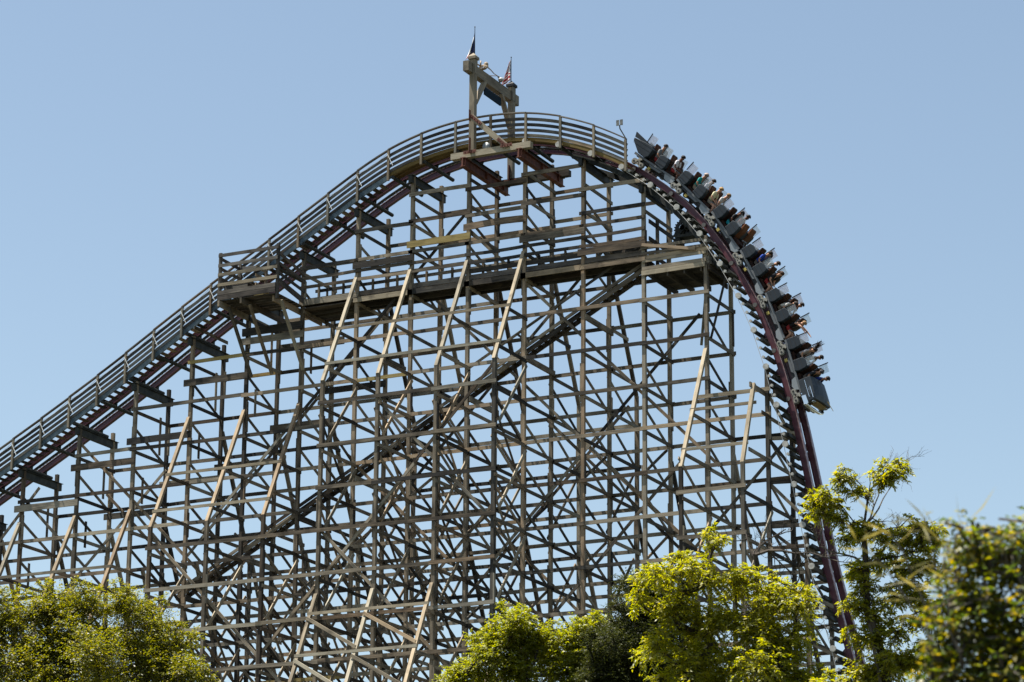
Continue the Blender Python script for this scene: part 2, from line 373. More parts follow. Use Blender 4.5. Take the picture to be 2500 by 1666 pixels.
# cross ties and diagonals inside every bent
for k in sorted(LK):
    L = LK[k]; sx = L+.105
    zt = min(near_top[k], ztop(k)); lv = []
    z = ZJ(0)-.12
    if zt > 40:
        zz = zt-1.15
        while zz > 40.6: lv.append(zz); zz -= 1.21
    if zt > 38.6: lv.append(39.55)
    j = 0
    while ZJ(j) > 19:
        if ZJ(j)-.14 < zt-.55: lv.append(ZJ(j)-.14)
        j += 1
    for i, z in enumerate(lv):
        if blocked(L, z): continue
        if k >= 8 and z > zr(L)-.9: continue
        mem('cross_tie', (sx, -.1, z), (sx, FAR+.1, z), .045, .15, None)
        zn = lv[i+1] if i+1 < len(lv) else z-1.829
        if z < 33 and i % 2 and 2 < k < 12 and not blocked(L, z-1): mem('counter_brace', (L-.15, FAR, z-.1), (L-.15, .05, zn+.1), .045, .12, None)
        if not blocked(L, (z+zn)/2) and zn > 18.5 and not (39 < z < 40.5):
            mem('diagonal_brace', (L-.1, .02, zn+(z-zn)*.66), (L-.1, FAR-.02, zn+.05), .045, .13, None)
    # outer front bay
    if k in BN:
        zt_, zf_ = BN[k]; z = [ZJ(j)-.1 for j in range(20) if 19 < ZJ(j)]
        for i, zz in enumerate(z):
            T1 = ON if zz < zf_ else ON*(zt_-zz)/(zt_-zf_)
            if T1 > -.7: continue
            mem('cross_tie', (sx, T1-.1, zz), (sx, .05, zz), .045, .15, None)
            if zz < zf_+.6: mem('diagonal_brace', (L-.1, ON, zz-.15), (L-.1, 0, zz-1.6), .045, .13, None)
            if zz < zf_-1 and i % 2 == 0: mem('counter_brace', (L-.15, ON, zz-.2), (L-.15, -.05, zz-3.3), .045, .12, None)
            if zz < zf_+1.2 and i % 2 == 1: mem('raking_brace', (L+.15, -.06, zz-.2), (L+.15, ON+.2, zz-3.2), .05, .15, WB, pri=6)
    if k in (6, 7, 8, 5, 9):
        for j in range(20):
            zz = ZJ(j)-.1; zt_ = 26.25 if k in (6, 7, 8) else 22.6
            if 18.5 < zz < zt_-1: 
                T1 = max(ON2, ON+(ON2-ON)*(zt_-zz)/5.5)
                mem('cross_tie', (sx, T1-.1, zz), (sx, ON, zz), .045, .15, None)
    if k in BF:
        zt_, zf_ = BF[k]
        for j in range(20):
            zz = ZJ(j)-.2
            if zz < 19.3: break
            T1 = OF if zz < zf_ else FAR+(OF-FAR)*(zt_-zz)/(zt_-zf_)
            if T1 < FAR+.6: continue
            mem('cross_tie', (sx, FAR-.1, zz), (sx, T1+.1, zz), .045, .15, None)
            if zz < zf_+.6: mem('diagonal_brace', (L-.1, FAR, zz-.2), (L-.1, OF, zz-1.65), .045, .13, None)
            if zz < zf_+.3 and j % 2: mem('counter_brace', (L-.15, OF, zz-.2), (L-.15, FAR, zz-3.3), .045, .13, None)
    if 1 <= k <= 10:
        for j in range(6, 20):
            zz = ZJ(j)-.25
            if zz < 19.6: break
            mem('cross_tie', (sx, OF-.1, zz), (sx, OF2+.1, zz), .045, .15, None)
            mem('diagonal_brace', (L-.1, OF, zz-.2), (L-.1, OF2, zz-1.65), .045, .13, None)
            if j % 2 == 0: mem('counter_brace', (L-.15, OF2, zz-.2), (L-.15, OF, zz-3.3), .045, .13, None)
    if 0 <= k <= 5:   # short hanging boards between the legs
        z0 = zt-1.25; mem('hanger_board', (L+.16, 1.78, z0-1.75), (L+.16, 1.78, z0), .045, .13, None, (0, 1, 0))
        z0 = zt-4.3; mem('hanger_board', (L+.16, .55, z0-1.2), (L+.16, .55, z0), .045, .13, None, (0, 1, 0))
    # steel header under the track
    if k <= 11:
        zc = zr(L)-.9 if k < 9 else zr(L)-.82-(.12 if k > 9 else 0)
        mem('header_beam', (L-.02, -.28, zc), (L-.02, FAR+.3, zc), .16, .32, M_steel, pri=5)
        mem('header_flange', (L-.02, -.30, zc+.165), (L-.02, FAR+.32, zc+.165), .30, .022, M_steel, pri=5)
mem('header_beam', (LK[13]-.11, -1.6, 33.35), (LK[13]-.11, .3, 33.35), .06, .2, W, pri=5)
mem('ledger', (LK[12]-.4, -.13, 33.5), (LK[13]+.15, -.13, 33.5), .045, .16, WB, pri=8)
mem('header_beam', (LK[13]+.1, -.05, 33.75), (LK[13]+.1, FAR+.1, 33.75), .12, .30, WD)
mem('header_beam', (LK[12]+.12, -.1, 39.3), (LK[12]+.12, FAR+.2, 39.3), .14, .3, W)
# braces from the last bents to the drop
for z in (33.3, 31.5, 29.7, 27.9, 26.0, 24.2, 22.3):
    xr = float(np.interp(-z, -TZ[60:], TX[60:]))
    for T in (0.06, FAR-.06):
        mem('drop_strut', (LK[13]-.1, T, z), (xr-.42, T+(.25 if T < 1 else -.25), z), .06, .15, None)
    mem('drop_tie', (xr-.40, -.35, z), (xr-.40, FAR+.15, z), .10, .18, WD)
    if z < 32: mem('drop_strut', (LK[13]+.05, .1, z+1.7), (xr-.35, .25, z+.1), .045, .13, None)
# long 45 degree braces
def diag(T, a, b, m=None):
    n = max(1, round(abs(b[0]-a[0])/4.2))
    for i in range(n):
        p = [a[q]+(b[q]-a[q])*i/n for q in (0, 1)]; r = [a[q]+(b[q]-a[q])*(i+1)/n for q in (0, 1)]
        mem('long_brace', (p[0]-.08, T+.05*(i % 2), p[1]-.08*(1 if b[1] > a[1] else -1)), (r[0]+.08, T+.05*(i % 2), r[1]+.08*(1 if b[1] > a[1] else -1)), .045, .13, m, pri=2)
diag(.13, (9., 30.3), (21.75, 43.), None); diag(.13, (22., 42.15), (33.3, 30.7)); diag(.13, (22.6, 21.7), (31.7, 31.0)); diag(.13, (-3.6, 28.9), (0.1, 33.0))
diag(.13, (2.42, 34.78), (9., 28.3)); diag(.13, (-.6, 32.6), (2.4, 29.6)); diag(.13, (11, 26.5), (17, 20.3)); diag(.13, (16.5, 32.5), (26, 23))
diag(ON+.12, (13.8, 24.), (24.6, 35.3)); diag(ON+.12, (8.1, 29.6), (16.5, 21.)); diag(ON+.12, (19.35, 34.1), (24.6, 28.7)); diag(ON+.12, (16.55, 29.), (24.6, 20.8))
diag(FAR-.13, (6.5, 29.6), (17.5, 40.7)); diag(FAR-.13, (13, 27.), (27.4, 41.5)); diag(FAR-.13, (19.2, 40.), (33, 26.2)); diag(FAR-.13, (22., 28.2), (31.5, 37.8)); diag(FAR-.13, (27.4, 24.), (35.5, 32.2)); diag(FAR-.13, (24.6, 34), (35.5, 23))
diag(FAR-.13, (2.3, 33.), (13.8, 21.5)); diag(FAR-.13, (-.6, 28.), (5.3, 33.8)); diag(OF-.1, (5.3, 22.), (16.5, 33.3)); diag(OF-.1, (13.8, 22.), (27., 35.)); diag(OF-.1, (11, 29), (19, 21)); diag(OF-.1, (16.5, 34.5), (27.3, 23.7)); diag(OF-.1, (22, 21), (30, 29))
diag(OF-.1, (24.6, 34.), (33, 25.6)); diag(OF-.1, (2.3, 24.5), (8, 30.)); diag(FAR-.13, (16.5, 30.), (25, 21.5)); diag(.13, (19.2, 26.), (24.6, 31.5)); diag(OF2-.1, (5, 21), (8.3, 24.5)); diag(OF2-.1, (13.8, 24.5), (17, 21)); diag(OF2-.1, (22, 24.5), (26, 20.5))
# wide patch boards and short ledgers up by the track
for a, b, z, h, m in ((0, 1, 32.12, .30, W), (1, 2, 33.72, .30, W), (2, 3, 34.62, .30, W), (3, 4, 36.98, .30, W), (4, 5, 38.52, .30, W)):
    mem('patch_board', (LK[a]-.3, -.15, z), (LK[b]+.15, -.15, z), .05, h, m, pri=8)
for a, b, z, h, m, bw in ((7, 8, 44.14, .17, None, .02), (8, 9, 43.98, .17, None, 0), (9, 10, 44.24, .17, None, 0), (10, 11, 43.15, .17, None, .02), (9, 10, 42.92, .17, None, 0), (7, 8, 42.92, .17, None, 0), (8, 9, 42.78, .17, None, 0), (6, 7, 42.83, .17, None, .02), (5, 6, 41.5, .17, None, 0), (10, 11, 42.1, .15, None, 0)):
    mem('ledger', (LK[a]-.12, -.13, z), (LK[b]+.12, -.13, z), .045, h, m, (0, 0, 1), bw, pri=8)
for a, b, z, m, bw in ((6, 7, 41.26, W, 0), (7, 8, 41.85, WY, 0), (8, 9, 42.24, W, .05), (9, 10, 41.32, W, 0), (10, 11, 40.36, W, 0)):
    mem('patch_board', (LK[a]-.16, -.19, z), (LK[b]+.16, -.19, z), .05, .29, m, (0, 0, 1), bw, pri=8)
for a, b, z in ((6, 7, 43.0), (7, 9, 44.12), (9, 10, 44.28), (9, 10, 42.96), (10, 11, 43.15), (7, 9, 42.75), (8, 10, 41.4), (4, 6, 40.2), (10, 12, 41.2), (6, 8, 41.7)):
    mem('ledger', (LK[a]-.12, FAR+.13, z), (LK[b]+.12, FAR+.13, z), .045, .16, WY if random.random() < .2 else None, (0, 0, 1), pri=5)
for a, z in ((1, 32.0), (2, 33.2), (3, 33.7), (4, 35.2), (5, 36.6)):
    mem('patch_board', (LK[a]-.2, FAR-.16, z), (LK[a+1]+.1, FAR-.16, z), .05, .28, None)
for kind, lst in MEM.items():
    lst.sort(key=lambda q: -q[0])
    for pr, A, B, wd, h, m, up, bow in lst[:300]:
        board(kind, trestle, A, B, wd, h, m, up, bow)
    if len(lst) > 300:
        joined('far_'+kind+'s', trestle, [q[1:5]+(q[6],) for q in lst[300:]], W)

# ------------------------------------------------------------------ track
track = thing('coaster_track', 'maroon steel coaster track climbing the lift and plunging down the first drop', 'track', (20, TC, 0))
def sweep(name, poly, s0, s1, ds, m, T0):
    """sweep a polygon (t across, n up) along the track"""
    V = []; F = []; n = len(poly); S = np.arange(s0, s1+1e-6, ds)
    for s in S:
        x, z = tpos(s); t, nn = tfr(s)
        V += [(x+nn[0]*b, T0+a, z+nn[1]*b) for a, b in poly]
    for i in range(len(S)-1):
        for k in range(n): F.append((i*n+k, (i+1)*n+k, (i+1)*n+(k+1) % n, i*n+(k+1) % n))
    F.append(tuple(range(n))); F.append(tuple(range(len(S)*n-1, (len(S)-1)*n-1, -1)))
    return link(name, mesh(name, V, F), m, track)
S0, S1 = -13.5, SS[-1]-.6
for T0 in (TN, TF):
    rl = sweep('rail', [(-.06, -.24), (.06, -.24), (.06, -.03), (-.06, -.03)], S0, S1, .5, M_rail, T0)
    sweep('running_plate', [(-.10, -.03), (.10, -.03), (.10, .0), (-.10, .0)], S0, S1, .5, M_railtop, T0)
    sweep('lower_flange', [(-.10, -.265), (.10, -.265), (.10, -.24), (-.10, -.24)], S0, S1, .5, M_rail, T0)
# lift chain in its trough
CH1 = s_at(30.)
sweep('chain_trough', [(-.09, -.20), (.09, -.20), (.09, -.16), (-.09, -.16)], S0, CH1, .5, M_dark, TC)
sweep('chain_guide', [(-.03, -.155), (.0, -.155), (.0, -.10), (-.03, -.10)], S0, CH1, .5, M_rail, TC+.14)
cm = MB()
for s in np.arange(-4, CH1, .2): 
    t, n = tfr(s); a = P(s, -.215, TC); b = P(s+.11, -.215, TC); cm.bar(a, b, .11, .035, (0, 0, 1))
o = link('lift_chain', cm.mesh('lift_chain'), M_chain, track); o['kind'] = 'stuff'
# pipe cross ties with white end discs, every 1.7 m of arc
TIE = [s for s in np.arange(s_at(30.92)-1.7*31, S1, 1.7)]
tube_me = None
for s in TIE:
    a = P(s, -.44, TH+.03); b = P(s, -.44, 2.30); V, F = tube([a, b], .085, 10)
    o = link('pipe_tie', mesh('pipe_tie', V, F), M_steel, track)
    if s > CH1-6:
        V, F = tube([P(s, -.40, TH-.035), P(s, -.40, TH+.045)], .125, 20); link('end_disc', mesh('end_disc', V, F), M_white, track)
    g = MB()
    for T0 in (TN, TF): g.prism([(-.16, -.265), (.16, -.265), (.05, -.44), (-.05, -.44)], T0-.05, T0+.05)
    t, n = tfr(s); x, z = tpos(s); Mx = Matrix(((t[0], 0, n[0], x), (0, 1, 0, 0), (t[1], 0, n[1], z), (0, 0, 0, 1)))
    link('gusset', g.mesh('gusset'), M_rail if s > CH1 else M_steel, track, Mx)
    if s > CH1-2:
        for q in range(1, 4):
            s2 = s+q*1.7/4; arm = MB(); arm.prism([(-.10, -.255), (.06, -.255), (.03, -.40), (-.04, -.40)], TH+.28, TN)
            arm.tube([(0, TH+.02, -.385), (0, TN-.05, -.36)], .035, 6)
            t, n = tfr(s2); x, z = tpos(s2); Mx = Matrix(((t[0], 0, n[0], x), (0, 1, 0, 0), (t[1], 0, n[1], z), (0, 0, 0, 1)))
            link('tie_arm', arm.mesh('tie_arm'), M_steel, track, Mx)
            r = MB(); r.tube([(0, TH-.02, -.385), (0, TH+.05, -.385)], .062, 12); r.tube([(0, TH, -.385), (.11, TH, -.35)], .012, 5)
            link('white_bracket', r.mesh('white_bracket'), M_white, track, Mx)
cab = MB()
for i in range(len(TIE)-1):
    if TIE[i] > CH1-2: cab.tube([P(TIE[i], -.47, TH), P(TIE[i]+.85, -.485, TH), P(TIE[i+1], -.47, TH)], .012, 5)
link('side_cable', cab.mesh('side_cable'), M_cable, track)
# dark bracing frame beneath the upper drop
for T0 in (.25, 2.15): sweep('steel_ledger', [(-.06, -.72), (.06, -.72), (.06, -.50), (-.06, -.50)], s_at(27.), s_at(34.2), .5, M_steel, T0)

# ------------------------------------------------------------------ walkway with stairs and handrail beside the track
walk = thing('track_walkway', 'wooden stair walkway with slatted handrail along the lift track', 'walkway', (14, TH, 0))
HP = [s for s in TIE if s <= s_at(30.2)]
def W3(s, dz, T): x, z = tpos(s); return Vector((x, T, z+dz))
for i, s in enumerate(HP):
    x, z = tpos(s)
    board('handrail_post', walk, (x, TH-.07, z-.58), (x, TH-.07, z+.82), .10, .09, WG, (0, 1, 0))
    if i+1 < len(HP):
        s2 = HP[i+1]; x2, z2 = tpos(s2)
        f = lambda dz, T, e=.03: (Vector((x-e, T, z+dz)), Vector((x2+e, T, z2+dz)))
        mid = tpos((s+s2)/2); bw = (mid[1]-(z+z2)/2)*.9
        A, B = f(.85, TH-.05); board('top_rail', walk, A, B, .14, .045, WR, (0, 0, 1), bw)
        for dz in (.60, .35, .10, -.14):
            A, B = f(dz, TH+.03+.003*(i % 2)); board('rail_board', walk, A, B, .04, .135, WB if (dz == -.14 and 24 < x < 28) else WR, (0, 0, 1), bw)
        if x2 < 18.4:
            A, B = f(-.33, TH+.06); board('stringer', walk, A, B, .06, .23, M_blue, (0, 0, 1))
        else:
            # longitudinal deck planks at the summit
            for q in range(3):
                A, B = f(-.25, TH+.16+.27*q, .0); board('deck_plank', walk, A, B, .255, .04, WK, (0, 0, 1), bw)
            A, B = f(-.31, TH+.045); board('toe_board', walk, A, B, .045, .16, WK, (0, 0, 1), bw)
L = -8.
while L < 17.8:
    z = zr(L)-.30; board('stair_tread', walk, (L, TH+.09, z), (L, .50, z), .24, .045, WD if random.random() < .5 else W, (0, 0, 1)); L += .305
for i, s in enumerate(HP):
    x, z = tpos(s)
    if x < 18.6:
        V, F = tube([(x-.02, TH-.15, z+.62), (x+.26, TH-.15, z+.06)], .014, 6); link('light_tube', mesh('light_tube', V, F), M_tube, walk)
    if i+1 < len(HP) and x < 18:
        x2, z2 = tpos(HP[i+1]); p = [Vector((x+(x2-x)*t, TH-.14, z+.66+(z2-z)*t-.10*4*t*(1-t))) for t in np.linspace(0, 1, 7)]
        V, F = tube(p, .010, 4); link('light_cable', mesh('light_cable', V, F), M_cable, walk)

# ------------------------------------------------------------------ horizontal catwalk
cw = thing('catwalk', 'level timber catwalk with plank deck and railings crossing the trestle', 'catwalk', (22, .2, 39.7))
for a in range(5, 11):
    A, B = LK[a], LK[a+1]
    board('edge_beam', cw, (A-.12, -.14, 39.93 if a == 5 else 39.72), (B+.12, -.14, 39.93 if a == 5 else 39.72), .05, .22 if a != 5 else .27, WB if random.random() < .3 else W)
    board('kick_board', cw, (A+.02, -.02, 40.02), (B-.02, -.02, 40.02), .05, .22, WR)
    board('joist', cw, (A, .55, 39.66), (B, .55, 39.66), .08, .2, WD); board('joist', cw, (A, .98, 39.66), (B, .98, 39.66), .08, .2, WD)
    for z in (41.03, 40.63):
        board('rail_board', cw, (A-.1, -.145+.004*(a % 2), z+J(.02)), (B+.1, -.145+.004*(a % 2), z+J(.02)), .045, .14, None, (0, 0, 1), random.choice((0, 0, -.03)))
    board('rail_board', cw, (A-.1, -.15, 41.53), (B+.1, -.15, 41.53), .045, .15, None)
    n = int((B-A)/.24)
    for q in range(n): x = A+(q+.5)*(B-A)/n; board('deck_plank', cw, (x, -.1, 39.84), (x, 1.15, 39.84), (B-A)/n-.012, .045, WD)
    for z in (40.85, 40.4): board('rear_rail', cw, (A-.1, 1.2, z), (B+.1, 1.2, z), .045, .14, None)
    for x in (A+.12, (A+B)/2): board('rear_post', cw, (x, 1.13, 39.8), (x, 1.13, 41.), .09, .09, None, (0, 1, 0))
board('black_board', cw, (LK[8], -.02, 40.3), (LK[10], -.02, 40.3), .04, .20, WD)

# ------------------------------------------------------------------ left landing platform
pl = thing('landing_platform', 'boxed timber landing platform jutting from the lift walkway on diagonal struts', 'platform', (12.4, -1.2, 39.6))
xa, xb, tf = 10.92, 13.85, -2.25
for x in (xa, xb): board('corner_post', pl, (x, tf, 39.55), (x, tf, 42.0 if x == xa else 42.05), .13, .11, WR, (0, 1, 0))
board('corner_post', pl, (xa, -.6, 39.6), (xa, -.6, 41.95), .11, .11, WR, (0, 1, 0)); board('corner_post', pl, (xa+1.35, -.62, 39.8), (xa+1.35, -.62, 41.6), .10, .10, WR, (0, 1, 0))
for z in (41.86, 41.40, 40.98, 40.52): board('rail_board', pl, (xa-.05, tf-.09, z), (xb+.03, tf-.09, z), .045, .145, WR if z > 41 else WB)
board('rail_board', pl, (xa-.05, tf-.09, 40.15), (xb-.05, tf-.09, 40.17), .045, .19, WR); board('fascia_board', pl, (xa-.05, tf-.085, 39.93), (xb-.05, tf-.085, 39.96), .05, .22, WR)
for z in (41.75, 41.3, 40.85):
    board('side_rail', pl, (xa, tf, z), (xa, -.6, z-.02), .045, .14, WR); board('side_rail', pl, (xb+.07, tf, z-.15), (xb+.07, -.05, z-.55 if z > 41.5 else z-.4), .045, .14, WR)
board('side_rail', pl, (xb+.07, tf, 40.35), (xb+.07, -.05, 40.0), .05, .26, WR)
board('gate_rail', pl, (xa, -.6, 41.75), (xa+.8, -.55, 41.72), .05, .2, WR)
for z in (41.45, 41.05, 40.65): board('gate_rail', pl, (xa+1.35, -1.5, z), (xa+1.35, -.55, z), .045, .13, WB)
for q in range(7): board('deck_plank', pl, (xa-.05, tf+.12+.32*q, 39.80), (xb, tf+.12+.32*q, 39.80), .29, .045, WD)
for x in (xa+.12, xa+1.25, xb-.25): board('joist', pl, (x, tf-.25 if x < xb-1 else tf+.1, 39.63), (x, 2.0, 39.63), .09, .26, W)
for x in (xa+.35, xa+1.4, xb+.05): board('strut', pl, (x, tf+.25, 39.55), (x+.05, -.05, 36.9), .12, .12, W if x < xb else WB, (0, -1, 0))
board('header', pl, (LK[4]-.2, -.12, 38.95), (LK[5]+.1, -.12, 38.95), .1, .34, WD); board('header', pl, (LK[4], FAR, 38.9), (LK[5]+.6, FAR, 38.9), .1, .34, WD)
for q in range(5): board('deck_plank', pl, (LK[5], .1+.45*q, 39.68), (LK[6], .1+.45*q, 39.68), .40, .05, WD)
bx = thing('storage_bench', 'low grey boarded storage box on the landing platform deck', 'storage box', (xa+.75, -1.7, 39.83))
for z in (40.02, 40.22, 40.42): board('side_board', bx, (xa+.1, -2.05, z), (xa+1.3, -2.05, z), .03, .17, WR)
for z in (40.02, 40.22, 40.42): board('end_board', bx, (xa+1.31, -2.03, z), (xa+1.31, -1.45, z), .03, .17, W)
board('lid', bx, (xa+.06, -1.74, 40.53), (xa+1.36, -1.74, 40.53), .66, .035, WR)
cr_ = thing('orange_crate', 'small orange wooden crate beside the grey storage box on the platform', 'crate', (xa+1.75, -1.5, 39.83))
for z in (39.95, 40.13, 40.31): board('slat', cr_, (xa+1.5, -1.85, z), (xa+2.0, -1.85, z), .025, .15, WY); board('slat', cr_, (xa+2.0, -1.83, z), (xa+2.0, -1.4, z), .025, .15, WY)

# ------------------------------------------------------------------ right platform
pr_ = thing('chain_platform', 'timber deck with board railing under the start of the drop', 'platform', (31.5, 1.2, 39.))
x0, x1 = LK[11], LK[12]
for z in (40.18, 39.92): board('rail_board', pr_, (x0-.08, -.13, z), (x1+.06, -.13, z), .045, .125, WB if z > 40 else W)
board('rail_board', pr_, (x0-.02, -.13, 39.6), (x1+.06, -.13, 39.62), .045, .13, WB)
board('rail_board', pr_, (x0-.02, -.13, 39.27), (x1+.06, -.13, 39.30), .05, .15, W); board('fascia_board', pr_, (x0-.04, -.14, 39.08), (x1+.02, -.14, 39.11), .05, .2, WB)
for q in range(9): board('deck_plank', pr_, (x0, .06+.31*q, 39.12), (x1+.3, .06+.31*q, 39.12), .295, .045, WD)
for q in range(4): board('joist', pr_, (x0+.35+.75*q, -.1, 38.95), (x0+.35+.75*q, FAR+.1, 38.95), .06, .22, WD)
board('side_beam', pr_, (x1+.16, -.1, 39.0), (x1+.16, FAR+.25, 39.0), .07, .28, W)
board('slanting_board', pr_, (x0, -.2, 40.3), (x0+2.4, -.2, 38.75+1.05), .05, .13, W)
for z in (40.2, 39.8): board('rear_rail', pr_, (x0-.1, FAR-.1, z), (x1, FAR-.1, z), .045, .13, W)
for z in (41.3, 40.55, 39.9): board('side_rail', pr_, (x0+.2, .1, z+.1), (x0+.2, FAR, z+.1), .05, .17, WD)
board('rail_post', pr_, (x0+.2, .95, 39.1), (x0+.2, .95, 41.7), .12, .12, WD, (0, 1, 0)); board('rail_post', pr_, (x0+1.9, 1.9, 39.1), (x0+1.9, 1.9, 40.3), .11, .11, WD, (0, 1, 0))
board('support_leg', pr_, (x1-.6, 1.5, 38.9), (x1-1.3, FAR-.1, 36.5), .10, .10, W); board('support_leg', pr_, (x1+.7, .4, 38.6), (x1+.15, .1, 36.0), .10, .10, W)

# ------------------------------------------------------------------ chain sprocket below the drop
sp = thing('chain_sprocket', 'dark toothed lift chain sprocket wheel hanging below the track', 'sprocket', (31.55, TC, 41.15))
def gear(R, r, n, holes, y0, y1):
    m = bmesh.new(); ring = []
    for i in range(n*4):
        a = 2*math.pi*i/(n*4); q = R if i % 4 in (0, 1) else R*.88; ring.append((q*math.cos(a), q*math.sin(a)))
    V = []; F = []; N = len(ring)
    for y in (y0, y1): V += [(a, y, b) for a, b in ring]+[(a*.62/max(1e-6, math.hypot(a, b))*R, y, b*.62/max(1e-6, math.hypot(a, b))*R) for a, b in ring]
    for i in range(N):
        k = (i+1) % N; F += [(i, k, N+k, N+i), (2*N+i, 3*N+i, 3*N+k, 2*N+k), (i, 2*N+i, 2*N+k, k), (N+i, N+k, 3*N+k, 3*N+i)]
    m.free(); return mesh('toothed_rim', V, F)
link('toothed_rim', gear(.46, .3, 22, 6, -.05, .05), M_dark, sp, Matrix.Translation((31.45, TC, 41.25)))
g = MB()
for i in range(6):
    a = i*math.pi/3; g.bar((31.45, TC, 41.25), (31.45+.36*math.cos(a), TC, 41.25+.36*math.sin(a)), .06, .12, (0, 1, 0))
g.tube([(31.45, TC-.25, 41.25), (31.45, TC+.25, 41.25)], .11, 14)
link('spokes', g.mesh('spokes'), M_dark, sp)
g = MB(); g.bar((31.1, TC-.22, 40.85), (32.3, TC-.22, 42.1), .06, .22); g.bar((31.1, TC+.22, 40.85), (32.3, TC+.22, 42.1), .06, .22); g.box((31.75, TC, 40.85), (.9, .7, .12)); g.box((32.0, TC, 41.2), (.35, .5, .4)); g.box((31.2, TC, 40.7), (.3, .5, .22))
link('bearing_frame', g.mesh('bearing_frame'), M_steel, sp)

# ------------------------------------------------------------------ stairway climbing inside the trestle
stw = thing('inner_stairway', 'long dark stairway climbing diagonally inside the trestle to the catwalk', 'stairway', (17, 1., 28))
xs = [7.6]+[LK[k] for k in range(3, 12)]
xs = sorted(set(xs))
for a, b in zip(xs[:-1], xs[1:]):
    for T in (.30, .78): board('stringer', stw, (a, T, stair_z(a)-.11), (b, T, stair_z(b)-.11), .06, .21, WD if T > .5 else W)
    if a > 21: board('handrail', stw, (a, .22, stair_z(a)+.92), (b, .22, stair_z(b)+.92), .05, .11, W)
    board('mid_rail', stw, (a, .22, stair_z(a)+.10), (b, .22, stair_z(b)+.10), .045, .14, W)
    x = a+.1
    while x < b-.1: board('tread', stw, (x, .335, stair_z(x)-.05), (x, .745, stair_z(x)-.05), .22, .04, WD); x += .30
for k in range(3, 11):
    board('landing_header', stw, (LK[k]+.13, -.05, stair_z(LK[k])-.52), (LK[k]+.13, FAR+.05, stair_z(LK[k])-.52), .09, .24, W)
    board('bracket', stw, (LK[k]-.12, .05, stair_z(LK[k])+.42), (LK[k]-.35, .02, stair_z(LK[k])+.62), .06, .10, WD)

# ------------------------------------------------------------------ summit gantry
ga = thing('summit_gantry', 'timber gateway with crossbeam standing over the crest of the lift', 'gantry', (22.45, 1.2, 45.3))
gx = 22.45
board('base_beam', ga, (21.5, -.75, 45.28), (25.32, -.75, 45.28), .26, .27, WB); board('base_beam', ga, (21.6, 3.05, 45.22), (25.3, 3.05, 45.22), .26, .27, W)
for x in (21.97+.18, 24.65+.18):
    rb = board('red_beam', ga, (x, -1.02, 44.92), (x, 3.3, 44.92), .05, .38, M_red)
    for dz in (.19, -.19): child(rb, 'flange', mesh('flange', boxv(4.3, .24, .03), BOXF), M_red, Matrix.Translation((0, 0, dz)))
    for dx in (-2.05, 0, 1.6): child(rb, 'stiffener', mesh('stiffener', boxv(.02, .22, .34), BOXF), M_red, Matrix.Translation((dx, 0, 0)))
for T, zb in ((-.68, 45.42), (3.0, 45.36)):
    board('gantry_post', ga, (gx, T, zb), (gx, T, 48.985), .25, .25, WG, (0, 1, 0)); board('post_plank', ga, (gx+.095, T, 48.99), (gx+.095, T, 49.65), .09, .25, WG, (0, 1, 0)); board('post_plank', ga, (gx-.05, T, 49.47), (gx-.05, T, 49.65), .17, .24, WG, (0, 1, 0))
    # pyramid cap
    V = [(gx-.19, T-.19, 49.66), (gx+.19, T-.19, 49.66), (gx+.19, T+.19, 49.66), (gx-.19, T+.19, 49.66), (gx-.19, T-.19, 49.78), (gx+.19, T-.19, 49.78), (gx+.19, T+.19, 49.78), (gx-.19, T+.19, 49.78), (gx, T, 49.98)]
    F = [(0, 3, 2, 1), (0, 1, 5, 4), (1, 2, 6, 5), (2, 3, 7, 6), (3, 0, 4, 7), (4, 5, 8), (5, 6, 8), (6, 7, 8), (7, 4, 8)]
    link('post_cap', mesh('post_cap', V, F), M_cap if T > 0 else WG, ga)
    sg = 1 if T < 0 else -1
    board('knee_brace', ga, (gx, T+sg*.16, 47.7), (gx, T+sg*1.05, 49.0), .15, .20, WG, (1, 0, 0))
board('crossbeam', ga, (gx-.10, -1.2, 49.23), (gx-.10, 3.66, 49.23), .27, .45, WG)
board('diagonal_brace', ga, (gx+.05, -.92, 46.95), (gx+1.78, -.92, 45.32), .08, .24, WB); 
for A, B in (((gx, -.97, 46.75), (gx, -.97, 47.25)), ((gx+.05, -.975, 46.98), (gx+.55, -.975, 46.5)), ((gx+1.35, -.975, 45.72), (gx+1.75, -.975, 45.35)), ((gx, -.93, 45.3), (gx, -.93, 46.0)), ((gx-.3, -.94, 45.35), (gx+.3, -.94, 45.35)), ((gx+1.5, -.985, 45.36), (gx+2.05, -.985, 45.36)), ((gx, 2.82, 45.25), (gx, 2.82, 45.95)), ((gx-.3, 2.9, 45.24), (gx+.3, 2.9, 45.24))):
    pt = board('bracket_plate', ga, A, B, .025, .14, M_red, (0, -1, 0) if abs(A[0]-B[0]) < .01 else (0, 0, 1))
    M_, ln_ = frame(A, B, (0, 0, 1))
    bb = MB()
    for q in (-.35, -.12, .12, .35):
        bb.box((q*ln_, -.022, 0), (.035, .03, .035)); bb.box((q*ln_, 0.0, .022), (.035, .035, .03))
    child(pt, 'bolts', bb.mesh('bolts'), M_red)
V, F = tube([(gx+.33, -.55, 45.95), (gx+.33, -.35, 45.95)], .16, 20); lf = thing('round_floodlight', 'round grey floodlight beside the near gantry post', 'floodlight', (gx+.6, -.5, 45.6))
V, F = tube([(gx+.62, -.62, 45.62), (gx+.62, -.40, 45.62)], .17, 20); link('lamp_drum', smooth(mesh('lamp_drum', V, F)), M_panel, lf); g = MB(); g.bar((gx+.62, -.5, 45.62), (gx+.62, -.5, 45.40), .05, .05, (0, 1, 0)); link('yoke', g.mesh('yoke'), M_steel, lf)
sb = thing('hanging_sign', 'dark navy blank-backed sign board hanging under the gantry crossbeam', 'sign', (gx, 1.15, 48.45))
